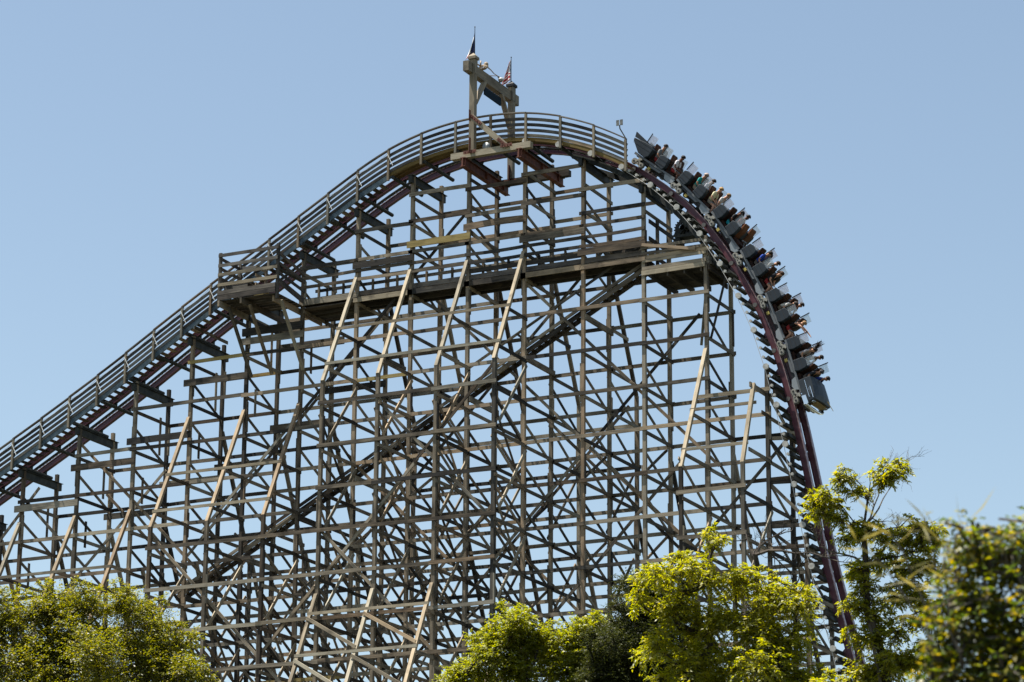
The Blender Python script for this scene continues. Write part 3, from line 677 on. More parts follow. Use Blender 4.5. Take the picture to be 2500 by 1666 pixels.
board('sign_panel', sb, (gx, .36, 48.60), (gx, 1.93, 48.60), .06, .36, M_sign)
for T in (.5, 1.8): V, F = tube([(gx, T, 48.76), (gx, T, 49.0)], .012, 6); link('hanger_rod', mesh('hanger_rod', V, F), M_dark, sb)

# flags
def flag_obj(name, label, T, ztop_, zcap, kind):
    t = thing(name, label, 'flag', (gx, T, zcap))
    V, F = tube([(gx, T, zcap-.05), (gx, T, ztop_)], [.022, .014], 8); link('pole', mesh('pole', V, F), M_dark, t)
    sph = bmesh.new(); bmesh.ops.create_uvsphere(sph, u_segments=8, v_segments=6, radius=.03); me = bpy.data.meshes.new('finial'); sph.to_mesh(me); sph.free(); link('finial', me, M_dark, t, Matrix.Translation((gx, T, ztop_+.02)))
    nu, nv = 26, 16; V = []; F = []; hoist = 1.0 if kind else .95
    z1 = ztop_-.28 if not kind else ztop_-.10
    for i in range(nu+1):
        u = i/nu
        for j in range(nv+1):
            v = j/nv
            # limp cloth: folds hang from the pole, the fly end drops
            fold = .07*math.sin(u*9.5+v*.8)*(.25+.75*v)
            out = .38*u*(.10+.90*v) if not kind else .58*u*(.18+.82*v)
            drop = .33*u*u+.25*u*(1-v) if not kind else .45*u*u
            z = z1-hoist*v*(1.0 if not kind else 1.0)-drop*(.6+.4*v)
            d = Vector((-.80, -.60, 0)) if not kind else Vector((-.9, -.2, 0)); pvec = Vector((-d.y, d.x, 0))
            p = Vector((gx, T, z))+d*(out+.02)+pvec*fold
            V.append(p)
    for i in range(nu):
        for j in range(nv): F.append((i*(nv+1)+j, (i+1)*(nv+1)+j, (i+1)*(nv+1)+j+1, i*(nv+1)+j+1))
    me = mesh('cloth', V, F)
    cols = [mat('flag_blue', (.012, .018, .07), .8), mat('flag_white', (.75, .74, .72), .8), mat('flag_red', (.38, .025, .03), .8)]
    for q in cols: me.materials.append(q)
    idx = []
    for i in range(nu):
        for j in range(nv):
            u, v = (i+.5)/nu, (j+.5)/nv
            if not kind: idx.append(0 if u < .45 else (1 if v < .85 else 2))
            else:
                st = int(v*13); idx.append((0 if (i+j) % 3 else 1) if (u < .42 and v < 7/13) else (2 if st % 2 == 0 else 1))
    me.polygons.foreach_set('material_index', idx); smooth(me)
    o = link('cloth', me, None, t); md = o.modifiers.new('thick', 'SOLIDIFY'); md.thickness = .006
flag_obj('state_flag', 'limp blue and white flag on the near gantry post', -.58, 51.2, 49.9, 0)
flag_obj('striped_flag', 'limp red and white striped flag with blue canton on the far gantry post', 2.93, 51.05, 49.9, 1)

# skeleton prop sprawled along the crossbeam
sk = thing('skeleton_prop', 'bone coloured skeleton figure sprawled along the top of the gantry crossbeam', 'prop', (gx, .3, 49.45))
def uv(r, sc=(1, 1, 1), seg=14, rings=10):
    b = bmesh.new(); bmesh.ops.create_uvsphere(b, u_segments=seg, v_segments=rings, radius=r); bmesh.ops.scale(b, vec=sc, verts=b.verts); me = bpy.data.meshes.new('m'); b.to_mesh(me); b.free(); return smooth(me)
b = MB()
me = uv(.10, (1, 1.1, 1.15)); b.add([v.co+Vector((gx+.05, .42, 49.82)) for v in me.vertices], [tuple(p.vertices) for p in me.polygons])
b.box((gx+.05, .50, 49.74), (.10, .10, .06))
link('skull', b.mesh('skull'), M_bone, sk)
b = MB(); p0 = Vector((gx+.05, -.10, 49.56)); p1 = Vector((gx+.05, .36, 49.70)); b.tube([p0, (p0+p1)/2+Vector((0, 0, .04)), p1], .03, 7)
for i in range(6):
    c_ = p0.lerp(p1, .25+.13*i); R_ = .15-.012*abs(i-3)
    b.tube([c_+Vector((R_*math.cos(a), .02*math.sin(2*a), -.04+R_*.75*math.sin(a))) for a in np.linspace(0, 2*math.pi, 15)], .017, 5)
link('rib_cage', smooth(b.mesh('rib_cage')), M_bone, sk)
for side in (-1, 1):
    b = MB(); b.tube([p1+Vector((side*.05, 0, 0)), (gx+.2*side, .55, 49.60), (gx+.24*side, .82, 49.50), (gx+.26, 1.12, 49.5)], [.03, .024, .02, .016], 7)
    for f_ in range(5): b.tube([(gx+.26, 1.10, 49.5), (gx+.22+.02*f_, 1.2, 49.49), (gx+.22+.022*f_, 1.26, 49.45)], .009, 5)
    link('arm', smooth(b.mesh('arm')), M_bone, sk)
    b = MB(); b.tube([p0, (gx+.16*side, -.3, 49.7), (gx+.2*side, -.42, 49.5)], [.035, .03, .02], 7); link('leg', smooth(b.mesh('leg')), M_bone, sk)
dm = thing('dome_lamp', 'small white dome lamp on the side of the gantry crossbeam', 'lamp', (gx+.35, 1.25, 49.3)); link('dome', uv(.13, (1, 1, .75)), M_white, dm, Matrix.Translation((gx+.36, 1.25, 49.35)))
V, F = tube([(gx+.28, 1.25, 49.28), (gx+.40, 1.25, 49.28)], .05, 10); link('dome_base', mesh('dome_base', V, F), M_dark, dm)
sg_ = thing('small_square_sign', 'small grey square sign on a bent rod at the handrail end', 'sign', (29.6, -.5, 44.9))
V, F = tube([(29.62, -.5, 44.55), (29.60, -.5, 44.95), (29.32, -.5, 45.45), (29.30, -.5, 45.60)], .028, 6); link('rod', mesh('rod', V, F), M_steel, sg_)
b = MB()
for q in (-1, 1): b.box((29.30+q*.085, -.50, 45.72), (.13, .02, .25))
link('sign_panel', b.mesh('sign_panel'), worn('faded_sign', (.12, .125, .125), (.22, .23, .22), 9, .8, 0, .4, .65, .15), sg_)

# ------------------------------------------------------------------ train
def carM(s):
    x, z = tpos(s); a = tpos(s-1.1); c2 = tpos(s+1.1); t = np.array([c2[0]-a[0], c2[1]-a[1]]); t /= np.hypot(*t); n = (-t[1], t[0])
    ox, oz = (a[0]+c2[0])/2, (a[1]+c2[1])/2
    return Matrix(((t[0], 0, n[0], ox), (0, 1, 0, TC), (t[1], 0, n[1], oz), (0, 0, 0, 1)))
HW = .79
def shell_poly(x): return [(x-.25, .50), (x+.20, .44), (x+.26, .62), (x+.235, .90), (x+.19, 1.0), (x-.10, 1.0), (x-.24, .93)]
def bev(me, wdt=.02):
    b = bmesh.new(); b.from_mesh(me); bmesh.ops.bevel(b, geom=list(b.edges), offset=wdt, segments=2, affect='EDGES', profile=.6); b.to_mesh(me); b.free(); return me
def shell_mesh():
    b = MB(); b.prism(shell_poly(0), -HW, HW); me = bev(b.mesh('seat_shell'), .025); return me
def seams():
    b = MB()
    for y in (-1, 1):
        b.box((-.01, y*(HW+.003), .80), (.46, .010, .022)); b.box((0, y*(HW+.003), .615), (.47, .010, .022))
    return b.mesh('panel_seams')
def bogie():
    """cream two-wheel bogie plate with rounded ends and hubs"""
    b = MB(); n = 10; poly = []
    for i in range(n+1): a = math.pi/2+math.pi*i/n; poly.append((-.20+.10*math.cos(a), .13+.10*math.sin(a)))
    for i in range(n+1): a = -math.pi/2+math.pi*i/n; poly.append((.20+.10*math.cos(a), .13+.10*math.sin(a)))
    poly.insert(11, (0, .065)); poly.append((0, .195))
    b.prism(poly, -.02, .02); b.box((.0, 0, .27), (.13, .04, .22)); b.bar((-.10, 0, .22), (.10, 0, .36), .045, .07)
    return b.mesh('bogie_plate')
def wheel_me():
    b = MB(); b.tube([(0, -.04, 0), (0, .04, 0)], .135, 24); return b.mesh('wheel')
def ring_me(R, r, y):
    V = []; F = []; n = 24
    for i in range(n):
        a = 2*math.pi*i/n
        for rr, yy in ((R, -y), (R, y), (r, y), (r, -y)): V.append((rr*math.cos(a), yy, rr*math.sin(a)))
    for i in range(n):
        for k in range(4): F.append((i*4+k, i*4+(k+1) % 4, ((i+1) % n)*4+(k+1) % 4, ((i+1) % n)*4+k))
    return mesh('rim', V, F)
SHELL = shell_mesh(); SEAM = seams(); BOG = bogie(); WHEEL = wheel_me(); RIM = ring_me(.115, .085, .048)
for me, m in ((SHELL, M_body), (SEAM, M_dark), (BOG, M_bogie), (WHEEL, M_tyre), (RIM, M_bogie)): me.materials.append(m)
b = MB(); b.box((0, 0, 1.19), (.37, .012, .37)); WING = bev(b.mesh('side_wing'), .004); WING.materials.append(M_clear)
b = MB(); b.box((-.195, 0, 1.21), (.035, .03, .44)); WBAR = b.mesh('wing_post'); WBAR.materials.append(M_cap)
b = MB(); b.prism([(.20, .56), (.28, .56), (.27, .95), (.20, 1.22), (.15, 1.27), (.11, 1.22), (.15, .95)], -.21, .21); SEATB = bev(b.mesh('seat_back'), .03); SEATB.materials.append(M_seat)
b = MB(); b.box((.50, 0, .50), (.46, .50, .14)); SEATC = bev(b.mesh('seat_cushion'), .03); SEATC.materials.append(M_seat); SEATB2 = SEATB.copy(); SEATB2.materials.clear(); SEATB2.materials.append(M_seat2)
def row(car, x, wing=M_clear, empty=False):
    """seat shell centred at local x, with its seats, clear side wings and lap bars"""
    sh = link('seat_shell', SHELL, None, car, Matrix.Translation((x, 0, 0)), True); child(sh, 'panel_seams', SEAM, None)
    for y in (-1, 1):
        wg = link('side_wing', WING if wing is M_clear else WING2, None, car, Matrix.Translation((x-.0, y*(HW-.02), 0)), True); child(wg, 'wing_post', WBAR, None)
        link('seat_back', SEATB2 if empty else SEATB, None, car, Matrix.Translation((x, y*.36, 0)), True); link('seat_cushion', SEATC, None, car, Matrix.Translation((x, y*.36, 0)), True)
        b = MB(); b.tube([(x+.86, y*.36, .30), (x+.82, y*.36, .55), (x+.66, y*.36, .72)], .022, 7); b.tube([(x+.66, y*.36-.2, .73), (x+.66, y*.36+.2, .73)], .03, 8)
        link('lap_bar', b.mesh('lap_bar'), M_body2, car, None, True)
WING2 = WING.copy(); WING2.materials.clear(); WING2.materials.append(M_clear2)
def axle(car, x):
    for y in (-1, 1):
        bo = link('wheel_bogie', BOG, None, car, Matrix.Translation((x, y*.735, 0)), True)
        for dx in (-.20, .20):
            wl = child(bo, 'wheel', WHEEL, None, Matrix.Translation((dx, -y*.07, .13)))
            ri = child(bo, 'wheel_rim', RIM, None, Matrix.Translation((dx, -y*.07, .13)))
        for dx in (-.20, .20):
            hb = MB(); hb.tube([(dx, -.03, .13), (dx, .03, .13)], .045, 12); child(bo, 'hub', hb.mesh('hub'), M_dark)
        for dx in (-.07, .07):
            hb = MB(); hb.prism([(dx-.045, .10), (dx+.045, .10), (dx, .165)], -.023, .023); child(bo, 'lightening_hole', hb.mesh('lightening_hole'), M_dark)
        uw = child(bo, 'underwheel', WHEEL, None, Matrix.Translation((0, -y*.03, -.18)) @ Matrix.Scale(.7, 4))
    b = MB(); b.box((x, 0, .27), (.16, 1.40, .12)); link('axle_beam', b.mesh('axle_beam'), M_dark, car, None, True)
SC = [35.99+2.2*i for i in range(6)]; CARS = []
orders = ['rearmost', 'second from the rear', 'third from the rear', 'fourth from the rear', 'second from the front', 'front']
for i, s in enumerate(SC):
    lab = {0: 'charcoal coaster car with tail fins at the top of the train', 5: 'leading charcoal coaster car with chrome grille nose at the bottom of the train'}.get(i, 'charcoal two-row coaster car, %s of the train' % orders[i])
    car = thing('coaster_car', lab, 'coaster car', carM(s), 'cars of the coaster train'); CARS.append(car)
    axle(car, -1.10)
    for y in (-1, 1):
        b = MB(); b.bar((-1.35 if i else -1.5, y*.70, .42), (.80 if i < 5 else 1.0, y*.70, .42), .05, .085); link('chassis_rail', b.mesh('chassis_rail'), M_body2, car, None, True)
        b = MB(); b.prism([(.28, .38), (.86, .38), (.80, .20), (.62, .12), (.36, .20)], y*.70-.015, y*.70+.015); link('side_fairing', b.mesh('side_fairing'), M_panel, car, None, True)
        b = MB(); b.prism([(-.62, .36), (.12, .36), (.02, .26), (-.50, .26)], y*.68-.015, y*.68+.015); link('side_fairing', b.mesh('side_fairing'), M_body2, car, None, True)
        b = MB(); b.box((-.52, y*.66, .19), (.13, .10, .12)); link('brake_block', b.mesh('brake_block'), M_yel, car, None, True)
    b = MB(); b.box((-.15, 0, .33), (2.0, 1.30, .10)); b.box((-.1, 0, .22), (1.2, .8, .14)); link('floor_pan', b.mesh('floor_pan'), M_dark, car, None, True)
    b = MB(); b.bar((.85, 0, .28), (1.12, 0, .28), .10, .08); link('coupling', b.mesh('coupling'), M_dark, car, None, True)
    row(car, -.12, M_clear, i == 2)
    if i > 0: row(car, -1.08, M_clear2)
    else:
        # boat tail with fins
        b = MB(); poly = [(-1.86, .84), (-1.90, .96), (-1.35, 1.04), (-.92, 1.06), (-.80, .96), (-.82, .60), (-.95, .46), (-1.35, .50)]
        b.prism(poly, -HW, HW); tl = link('tail_shell', bev(b.mesh('tail_shell'), .03), M_body, car, None, True)
        b = MB(); b.prism([(-1.55, .49), (-.95, .45), (-.95, .34), (-1.35, .34)], -.66, .66); link('tail_skirt', b.mesh('tail_skirt'), M_dark, car, None, True)
        for y in (-1, 1):
            for xx, zz, ln in ((-1.32, .78, 1.0), (-1.28, .95, 1.1)): b = MB(); b.box((xx, y*(HW+.002), zz), (ln, .006, .012)); child(tl, 'panel_seam', b.mesh('panel_seam'), M_dark)
        for y in (-1, 1):
            b = MB(); b.prism([(-1.98, 1.22), (-1.90, 1.0), (-.95, 1.03), (-1.05, 1.07)], y*(HW-.07)-.045, y*(HW-.07)+.045); link('tail_fin', b.mesh('tail_fin'), M_body, car, None, True)
            wg = link('side_wing', WING2, None, car, Matrix.Translation((-1.06, y*(HW-.02), .08)), True); child(wg, 'wing_post', WBAR, None)
            link('seat_back', SEATB, None, car, Matrix.Translation((-1.08, y*.36, 0)), True); link('seat_cushion', SEATC, None, car, Matrix.Translation((-1.08, y*.36, 0)), True)
            b = MB(); b.tube([(-.22, y*.36, .30), (-.26, y*.36, .55), (-.42, y*.36, .72)], .022, 7); b.tube([(-.42, y*.36-.2, .73), (-.42, y*.36+.2, .73)], .03, 8); link('lap_bar', b.mesh('lap_bar'), M_body2, car, None, True)
    if i == 5:
        axle(car, 1.06)
        # vintage motor car nose: body, flared wings, hood, grille, bumper
        n = 12; secs = [(.52, .80, .47, 1.00, 1.06), (.95, .82, .46, 1.00, 1.10), (1.30, .84, .47, .99, 1.06), (1.52, .84, .56, .95, .98)]
        V = []; F = []
        for x, hw, zb, zs, zc in secs:
            V += [(x, -hw, zb), (x, -hw*1.02, (zb+zs)/2), (x, -hw, zs), (x, -hw*.55, zc-.02), (x, 0, zc), (x, hw*.55, zc-.02), (x, hw, zs), (x, hw*1.02, (zb+zs)/2), (x, hw, zb)]
        k = 9
        for a in range(len(secs)-1):
            for q in range(k): F.append((a*k+q, a*k+(q+1) % k, (a+1)*k+(q+1) % k, (a+1)*k+q))
        F.append(tuple(range(k-1, -1, -1))); F.append(tuple(range((len(secs)-1)*k, len(secs)*k)))
        F = [f[::-1] for f in F]
        me = mesh('nose_body', V, F); nb = link('nose_body', bev(me, .015), M_body, car, None, True)
        b = MB()
        for y in (-1, 1): b.box((1.0, y*.855, .74), (.75, .012, .018)); b.box((1.2, y*.858, .89), (.5, .012, .025))
        child(nb, 'chrome_spear', b.mesh('chrome_spear'), M_chrome)
        b = MB(); p = [(1.0+.035*q, -.862, .82+.022*math.sin(q*2.1)+.002*q) for q in range(9)]; b.tube(p, .007, 4); child(nb, 'chrome_script', b.mesh('chrome_script'), M_chrome)
        b = MB(); b.prism([(1.22, .44), (1.58, .46), (1.64, .56), (1.58, .64), (1.24, .62)], -.89, -.845); b.prism([(1.22, .44), (1.58, .46), (1.64, .56), (1.58, .64), (1.24, .62)], .845, .89)
        link('bumper_end', b.mesh('bumper_end'), M_chrome, car, None, True)
        b = MB(); b.tube([(1.60, -.86, .53), (1.66, -.5, .53), (1.68, 0, .53), (1.66, .5, .53), (1.60, .86, .53)], .055, 10); b.tube([(1.57, -.84, .44), (1.62, 0, .43), (1.57, .84, .44)], .045, 10); link('bumper', smooth(b.mesh('bumper')), M_chrome, car, None, True)
        b = MB()
        for q in range(7): b.box((1.55, 0, .63+.04*q), (.06, 1.02, .014))
        for q in range(-6, 7): b.box((1.545, q*.08, .75), (.05, .012, .30))
        link('grille', b.mesh('grille'), M_gold, car, None, True)
        for y in (-.72, -.60, .60, .72):
            b = MB(); b.tube([(1.50, y, .80), (1.57, y, .80)], .058, 14); hl = link('headlight', b.mesh('headlight'), M_panel, car, None, True)
            b2 = MB(); b2.tube([(1.50, y, .80), (1.565, y, .80)], .068, 14); child(hl, 'bezel', b2.mesh('bezel'), M_chrome)
        b = MB(); b.tube([(1.40, .35, 1.05), (1.78, .60, 1.10)], [.02, .012], 6); link('hood_ornament', b.mesh('hood_ornament'), M_gold, car, None, True)
        b = MB(); b.tube([(1.5, -.5, .36), (1.5, .5, .36)], .10, 12); link('front_roller', b.mesh('front_roller'), M_dark, car, None, True)

# ------------------------------------------------------------------ riders
SKIN = {}
def cmat(col, nm):
    key = tuple(round(c_, 3) for c_ in col)
    if key not in SKIN: SKIN[key] = mat(nm, col, .75, 0, .25)
    return SKIN[key]
def rider(car, x, y, label, shirt, skin=(.42, .22, .14), shorts=(.03, .03, .04), hair=(.02, .014, .01), lean=0., arms='bar', hairlen=0, turn=0.):
    """one seated person; x is the shell position in the car frame"""
    hipx = x+.37
    t = thing('person', label, 'person', car.matrix_world @ Matrix.Translation((hipx, y, .61)), 'riders on the coaster train')
    V = []; E_ = []; R = []; G = []
    def v(p, r): V.append(Vector(p)); R.append(r); return len(V)-1
    def e(a, b, g): E_.append((a, b)); G.append(g)
    ca, sa = math.cos(lean), math.sin(lean)
    def tr(px, pz): return (px*ca+pz*sa, pz*ca-px*sa)
    pel = v((0, 0, .05), .125); w_ = tr(-.01, .22); wa = v((w_[0], 0, w_[1]+.03), .115); e(pel, wa, 'shirt')
    c_ = tr(-.03, .42); ch = v((c_[0], 0, c_[1]+.03), .14); e(wa, ch, 'shirt')
    n_ = tr(0., .555); nk = v((n_[0], 0, n_[1]+.03), .055); e(ch, nk, 'skin')
    h_ = tr(.025, .66); h1 = v((h_[0], 0, h_[1]+.03), .085); e(nk, h1, 'skin'); h2_ = tr(.02, .755); h2 = v((h2_[0], 0, h2_[1]+.03), .088); e(h1, h2, 'skin')
    for sd in (-1, 1):
        th = v((.08, sd*.09, .04), .085); e(pel, th, 'shorts'); mk = v((.25, sd*.10, .06), .075); e(th, mk, 'shorts'); kn = v((.42, sd*.11, .06), .058); e(mk, kn, 'skin')
        cf = v((.47, sd*.11, -.12), .052); e(kn, cf, 'skin'); an = v((.50, sd*.11, -.30), .036); e(cf, an, 'skin'); ft = v((.60, sd*.115, -.335), .034); e(an, ft, 'shoe')
        s_ = tr(-.01, .475); sh = v((s_[0], sd*.17, s_[1]+.03), .062); e(ch, sh, 'shirt')
        if arms == 'out':
            ua = v((s_[0]+.20, sd*.24, s_[1]+.12), .046); e(sh, ua, 'skin'); el = v((s_[0]+.30, sd*.26, s_[1]+.16), .040); e(ua, el, 'skin'); wr = v((s_[0]+.54, sd*.28, s_[1]+.22), .027); e(el, wr, 'skin'); hv = Vector((1, 0, .2))
        else:
            ua = v((s_[0]+.05, sd*.21, s_[1]-.10), .050); e(sh, ua, 'shirt'); el = v((s_[0]+.09, sd*.215, s_[1]-.22), .042); e(ua, el, 'skin'); wr = v((.30, sd*.15, .22), .028); e(el, wr, 'skin'); hv = (Vector((.30, sd*.15, .22))-Vector((s_[0]+.09, sd*.215, s_[1]-.22))).normalized()
        pw = V[wr]+hv*.055; pm = v(pw, .026); e(wr, pm, 'skin')
        side = hv.cross(Vector((0, 0, 1))).normalized(); dn = Vector((0, 0, -1)) if arms == 'bar' else Vector((0, 0, -.3))
        for f_, (o_, ln) in enumerate(((-.028, .058), (-.010, .068), (.010, .064), (.028, .05))):
            a = v(pw+hv*.035+side*o_, .010); e(pm, a, 'skin'); b_ = v(pw+hv*(.035+ln*.55)+side*o_*1.2+dn*.018, .009); e(a, b_, 'skin'); c3 = v(pw+hv*(.035+ln*.7)+side*o_*1.2+dn*.045, .008); e(b_, c3, 'skin')
        tb = v(pw+side*(-.045*sd)+hv*.015, .011); e(pm, tb, 'skin'); tb2 = v(pw+side*(-.055*sd)+hv*.05+dn*.02, .009); e(tb, tb2, 'skin')
    me = bpy.data.meshes.new('body'); me.from_pydata([tuple(q) for q in V], E_, []); me.update()
    o = bpy.data.objects.new('body', me); COL.objects.link(o)
    md = o.modifiers.new('skin', 'SKIN'); md.use_smooth_shade = True; md.branch_smoothing = .3
    for i, q in enumerate(me.skin_vertices[0].data): q.radius = (R[i], R[i]); q.use_root = (i == 0)
    ss = o.modifiers.new('sub', 'SUBSURF'); ss.levels = 1; ss.render_levels = 1
    dg = bpy.context.evaluated_depsgraph_get(); dg.update(); m2 = bpy.data.meshes.new_from_object(o.evaluated_get(dg)); bpy.data.objects.remove(o); bpy.data.meshes.remove(me)
    # face: shallow brow, nose and chin pushed out of the front of the head
    hc = V[h2]*.55+V[h1]*.45; fd = Vector((ca, 0, -sa)); ud = Vector((sa, 0, ca))
    for q in m2.vertices:
        r_ = q.co-hc
        if r_.length < .14:
            f_ = r_.dot(fd); u = r_.dot(ud)
            if f_ > .03:
                q.co += fd*(.022*math.exp(-((u+.012)/.022)**2-(r_.y/.02)**2)+.010*math.exp(-((u+.075)/.03)**2-(r_.y/.04)**2)-.008*math.exp(-((u-.02)/.014)**2-((abs(r_.y)-.035)/.018)**2))
            q.co.y -= (q.co.y-hc.y)*.10
    A = np.array([V[a][:] for a, b_ in E_]); B = np.array([V[b_][:] for a, b_ in E_]); D = B-A; DD = (D*D).sum(1)
    mats = [cmat(skin, 'skin_tone'), cmat(shirt, 'shirt_cloth'), cmat(shorts, 'shorts_cloth'), cmat((.05, .05, .05), 'shoe')]
    m2.materials.clear()
    for q in mats: m2.materials.append(q)
    gi = {'skin': 0, 'shirt': 1, 'shorts': 2, 'shoe': 3}; idx = []
    for p in m2.polygons:
        c4 = np.array(p.center[:]); u = np.clip(((c4-A)*D).sum(1)/DD, 0, 1); d_ = np.linalg.norm(A+D*u[:, None]-c4, axis=1)-np.minimum(np.array([R[a] for a, _ in E_]), .06)*.5; idx.append(gi[G[int(d_.argmin())]])
    m2.polygons.foreach_set('material_index', idx); smooth(m2)
    link('body', m2, None, t, None, True)
    # hair cap, longer behind when asked
    b = bmesh.new(); bmesh.ops.create_uvsphere(b, u_segments=14, v_segments=10, radius=.112)
    for q in list(b.verts):
        if q.co.x*.8-q.co.z*.5 > .052 or q.co.z < -.065: b.verts.remove(q)
    for q in b.verts: q.co *= 1+.06*math.sin(q.co.x*90+q.co.y*70+x*10)
    hm = bpy.data.meshes.new('hair'); b.to_mesh(hm); b.free(); smooth(hm)
    ho = link('hair', hm, cmat(hair, 'hair'), t, Matrix.Translation(hc+ud*.02) @ Matrix.Rotation(lean, 4, 'Y'), True); sd_ = ho.modifiers.new('s', 'SOLIDIFY'); sd_.thickness = .015; sd_.offset = -1
    if hairlen:
        b = MB()
        for q in range(26):
            a = RNG.uniform(0, 2*math.pi); st = hc+ud*.05-fd*.05+Vector((0, .06*math.sin(a), .03*math.cos(a)))
            dr = (-fd*RNG.uniform(.2, .7)+ud*RNG.uniform(.4, 1.0)+Vector((0, RNG.uniform(-.5, .5), 0)))*hairlen if hairlen > .2 else (-fd*.5-ud*RNG.uniform(.2, .8)+Vector((0, RNG.uniform(-.3, .3), 0)))*hairlen
            b.tube([st, st+dr*.5+Vector((0, 0, .01)), st+dr], [.016, .011, .002], 5)
        link('loose_hair', b.mesh('loose_hair'), cmat(hair, 'hair'), t, None, True)
NY, FY = -.36, .36; BK = (.012, .012, .015); WH = (.62, .60, .60); BR = (.05, .022, .012); BL = (.36, .22, .09)
dk = (.13, .06, .04); lt = (.50, .27, .18); tn = (.36, .19, .12); RD = (.24, .02, .02)
RID = [
 (0, 0, NY, 'rider in grey shirt with short dark hair in the very last row', (.17, .18, .19), tn, RD, (.018, .012, .012), .10, 'bar', 0),
 (0, 1, NY, 'bearded rider in white T-shirt alone in the second row from the back', (.66, .64, .68), dk, RD, (.012, .009, .008), .16, 'bar', 0),
 (1, 0, NY, 'rider in teal shirt with pale hair behind a clear side wing', (.01, .26, .25), tn, (.28, .22, .16), (.36, .28, .24), .10, 'bar', 0),
 (1, 0, FY, 'rider in white tank top on the far seat beside the teal shirt', (.62, .58, .66), tn, (.28, .22, .16), (.03, .022, .02), .16, 'bar', 0),
 (1, 1, NY, 'blond rider in cream yellow shirt near the upper train', (.62, .57, .36), lt, (.20, .17, .14), BL, .12, 'bar', 0),
 (1, 1, FY, 'sandy haired rider in white shirt next to the cream shirt', (.58, .55, .54), lt, (.20, .17, .14), (.20, .12, .05), .20, 'bar', 0),
 (2, 0, NY, 'rider in black shirt and teal shorts with dark hair', BK, dk, (.01, .22, .27), (.008, .008, .009), .18, 'bar', 0),
 (2, 0, FY, 'rider in dark red shirt on the far seat beside the black shirt', (.14, .02, .02), dk, BK, (.012, .01, .01), .10, 'bar', 0),
 (3, 0, NY, 'rider in bright blue shirt with short black hair', (.015, .06, .38), tn, (.10, .08, .07), (.014, .012, .012), .10, 'bar', 0),
 (3, 0, FY, 'rider in pale grey shirt bending forward beside the blue shirt', (.36, .33, .31), lt, (.12, .10, .09), (.025, .014, .01), .42, 'bar', 0),
 (3, 1, NY, 'rider in black short-sleeved shirt with brown tied-back hair', (.014, .015, .022), lt, RD, BR, .22, 'bar', .16),
 (4, 0, NY, 'rider in white shirt leaning forward in the fourth row from the front', (.60, .57, .54), lt, (.13, .10, .07), (.03, .02, .015), .34, 'bar', 0),
 (4, 0, FY, 'rider in maroon shirt on the far seat beside the leaning white shirt', (.15, .03, .04), tn, BK, (.02, .014, .012), .12, 'bar', 0),
 (4, 1, NY, 'rider in black shirt with both arms stretched out forward', BK, lt, RD, (.22, .13, .06), .30, 'out', 0),
 (5, 0, NY, 'rider with long dark hair blowing up in the wind', (.46, .42, .44), lt, BK, (.014, .009, .008), .12, 'bar', .42),
 (5, 0, FY, 'dark haired rider in white T-shirt beside the blowing hair', (.62, .60, .66), tn, BK, (.012, .01, .01), .30, 'bar', 0),
 (5, 1, NY, 'rider in black T-shirt and cap in the front row', (.025, .026, .035), tn, (.11, .09, .08), (.035, .033, .036), .18, 'bar', 0),
 (5, 1, FY, 'rider in royal blue T-shirt on the far front seat', (.012, .04, .24), lt, (.11, .09, .08), (.016, .012, .012), .30, 'bar', 0),
]
for ci, rowi, yy, lab, sh_, sk_, so_, ha_, ln_, ar_, hl_ in RID:
    rider(CARS[ci], -1.08 if rowi == 0 else -.12, yy, lab, sh_, sk_, so_, ha_, ln_, ar_, hl_)

# ------------------------------------------------------------------ trees
CL_A = [(39.96, -55.38, 14.06, 0.58), (40.58, -54.98, 14.27, 0.56), (41.27, -54.5, 14.32, 0.58), (41.9, -54.09, 14.4, 0.48), (42.41, -53.64, 13.98, 0.53), (42.85, -53.25, 13.53, 0.48), (40.14, -55.08, 13.33, 0.72), (40.83, -54.61, 13.46, 0.77), (41.6, -54.09, 13.53, 0.72), (42.28, -53.56, 13.23, 0.72), (42.98, -53.05, 12.98, 0.48), (43.39, -52.7, 12.53, 0.43), (40.4, -54.74, 12.61, 0.77), (41.31, -54.08, 12.55, 0.77), (42.23, -53.41, 12.31, 0.77), (39.27, -55.82, 13.75, 0.77), (39.28, -55.59, 12.74, 0.77), (43.0, -52.85, 12.05, 0.67), (40.5, -54.48, 11.69, 0.86), (41.57, -53.71, 11.55, 0.86)]
CL_B = [(42.14, -35.7, 17.23, 0.53), (41.85, -35.78, 16.9, 0.43), (41.5, -35.87, 16.49, 0.55), (42.54, -35.43, 16.91, 0.53), (43.06, -35.13, 16.68, 0.53), (40.99, -36.02, 15.91, 0.48), (42.11, -35.48, 16.09, 0.72), (43.29, -34.92, 16.22, 0.67), (43.78, -34.84, 16.97, 0.48), (44.22, -34.67, 17.15, 0.41), (43.9, -34.68, 16.45, 0.55), (44.51, -34.44, 16.68, 0.43), (40.48, -36.18, 15.38, 0.5), (41.31, -35.73, 15.27, 0.72), (42.47, -35.12, 15.17, 0.84), (43.78, -34.57, 15.64, 0.72), (44.65, -34.19, 15.76, 0.6), (41.66, -35.36, 14.23, 0.96), (43.15, -34.62, 14.24, 0.96), (40.02, -36.32, 14.79, 0.6), (44.97, -34.18, 16.45, 0.48), (45.05, -33.94, 15.41, 0.72)]
CL_E = [(46.74, -37.92, 16.78, 0.57), (47.31, -37.8, 17.39, 0.51), (46.11, -38.03, 15.95, 0.57), (46.99, -37.65, 16.06, 0.68), (47.72, -37.49, 16.84, 0.68), (46.5, -37.68, 15.07, 0.79), (47.56, -37.29, 15.51, 0.79), (45.88, -37.94, 14.96, 0.57), (46.62, -37.42, 13.97, 1.02), (48.35, -36.86, 15.07, 0.68)]
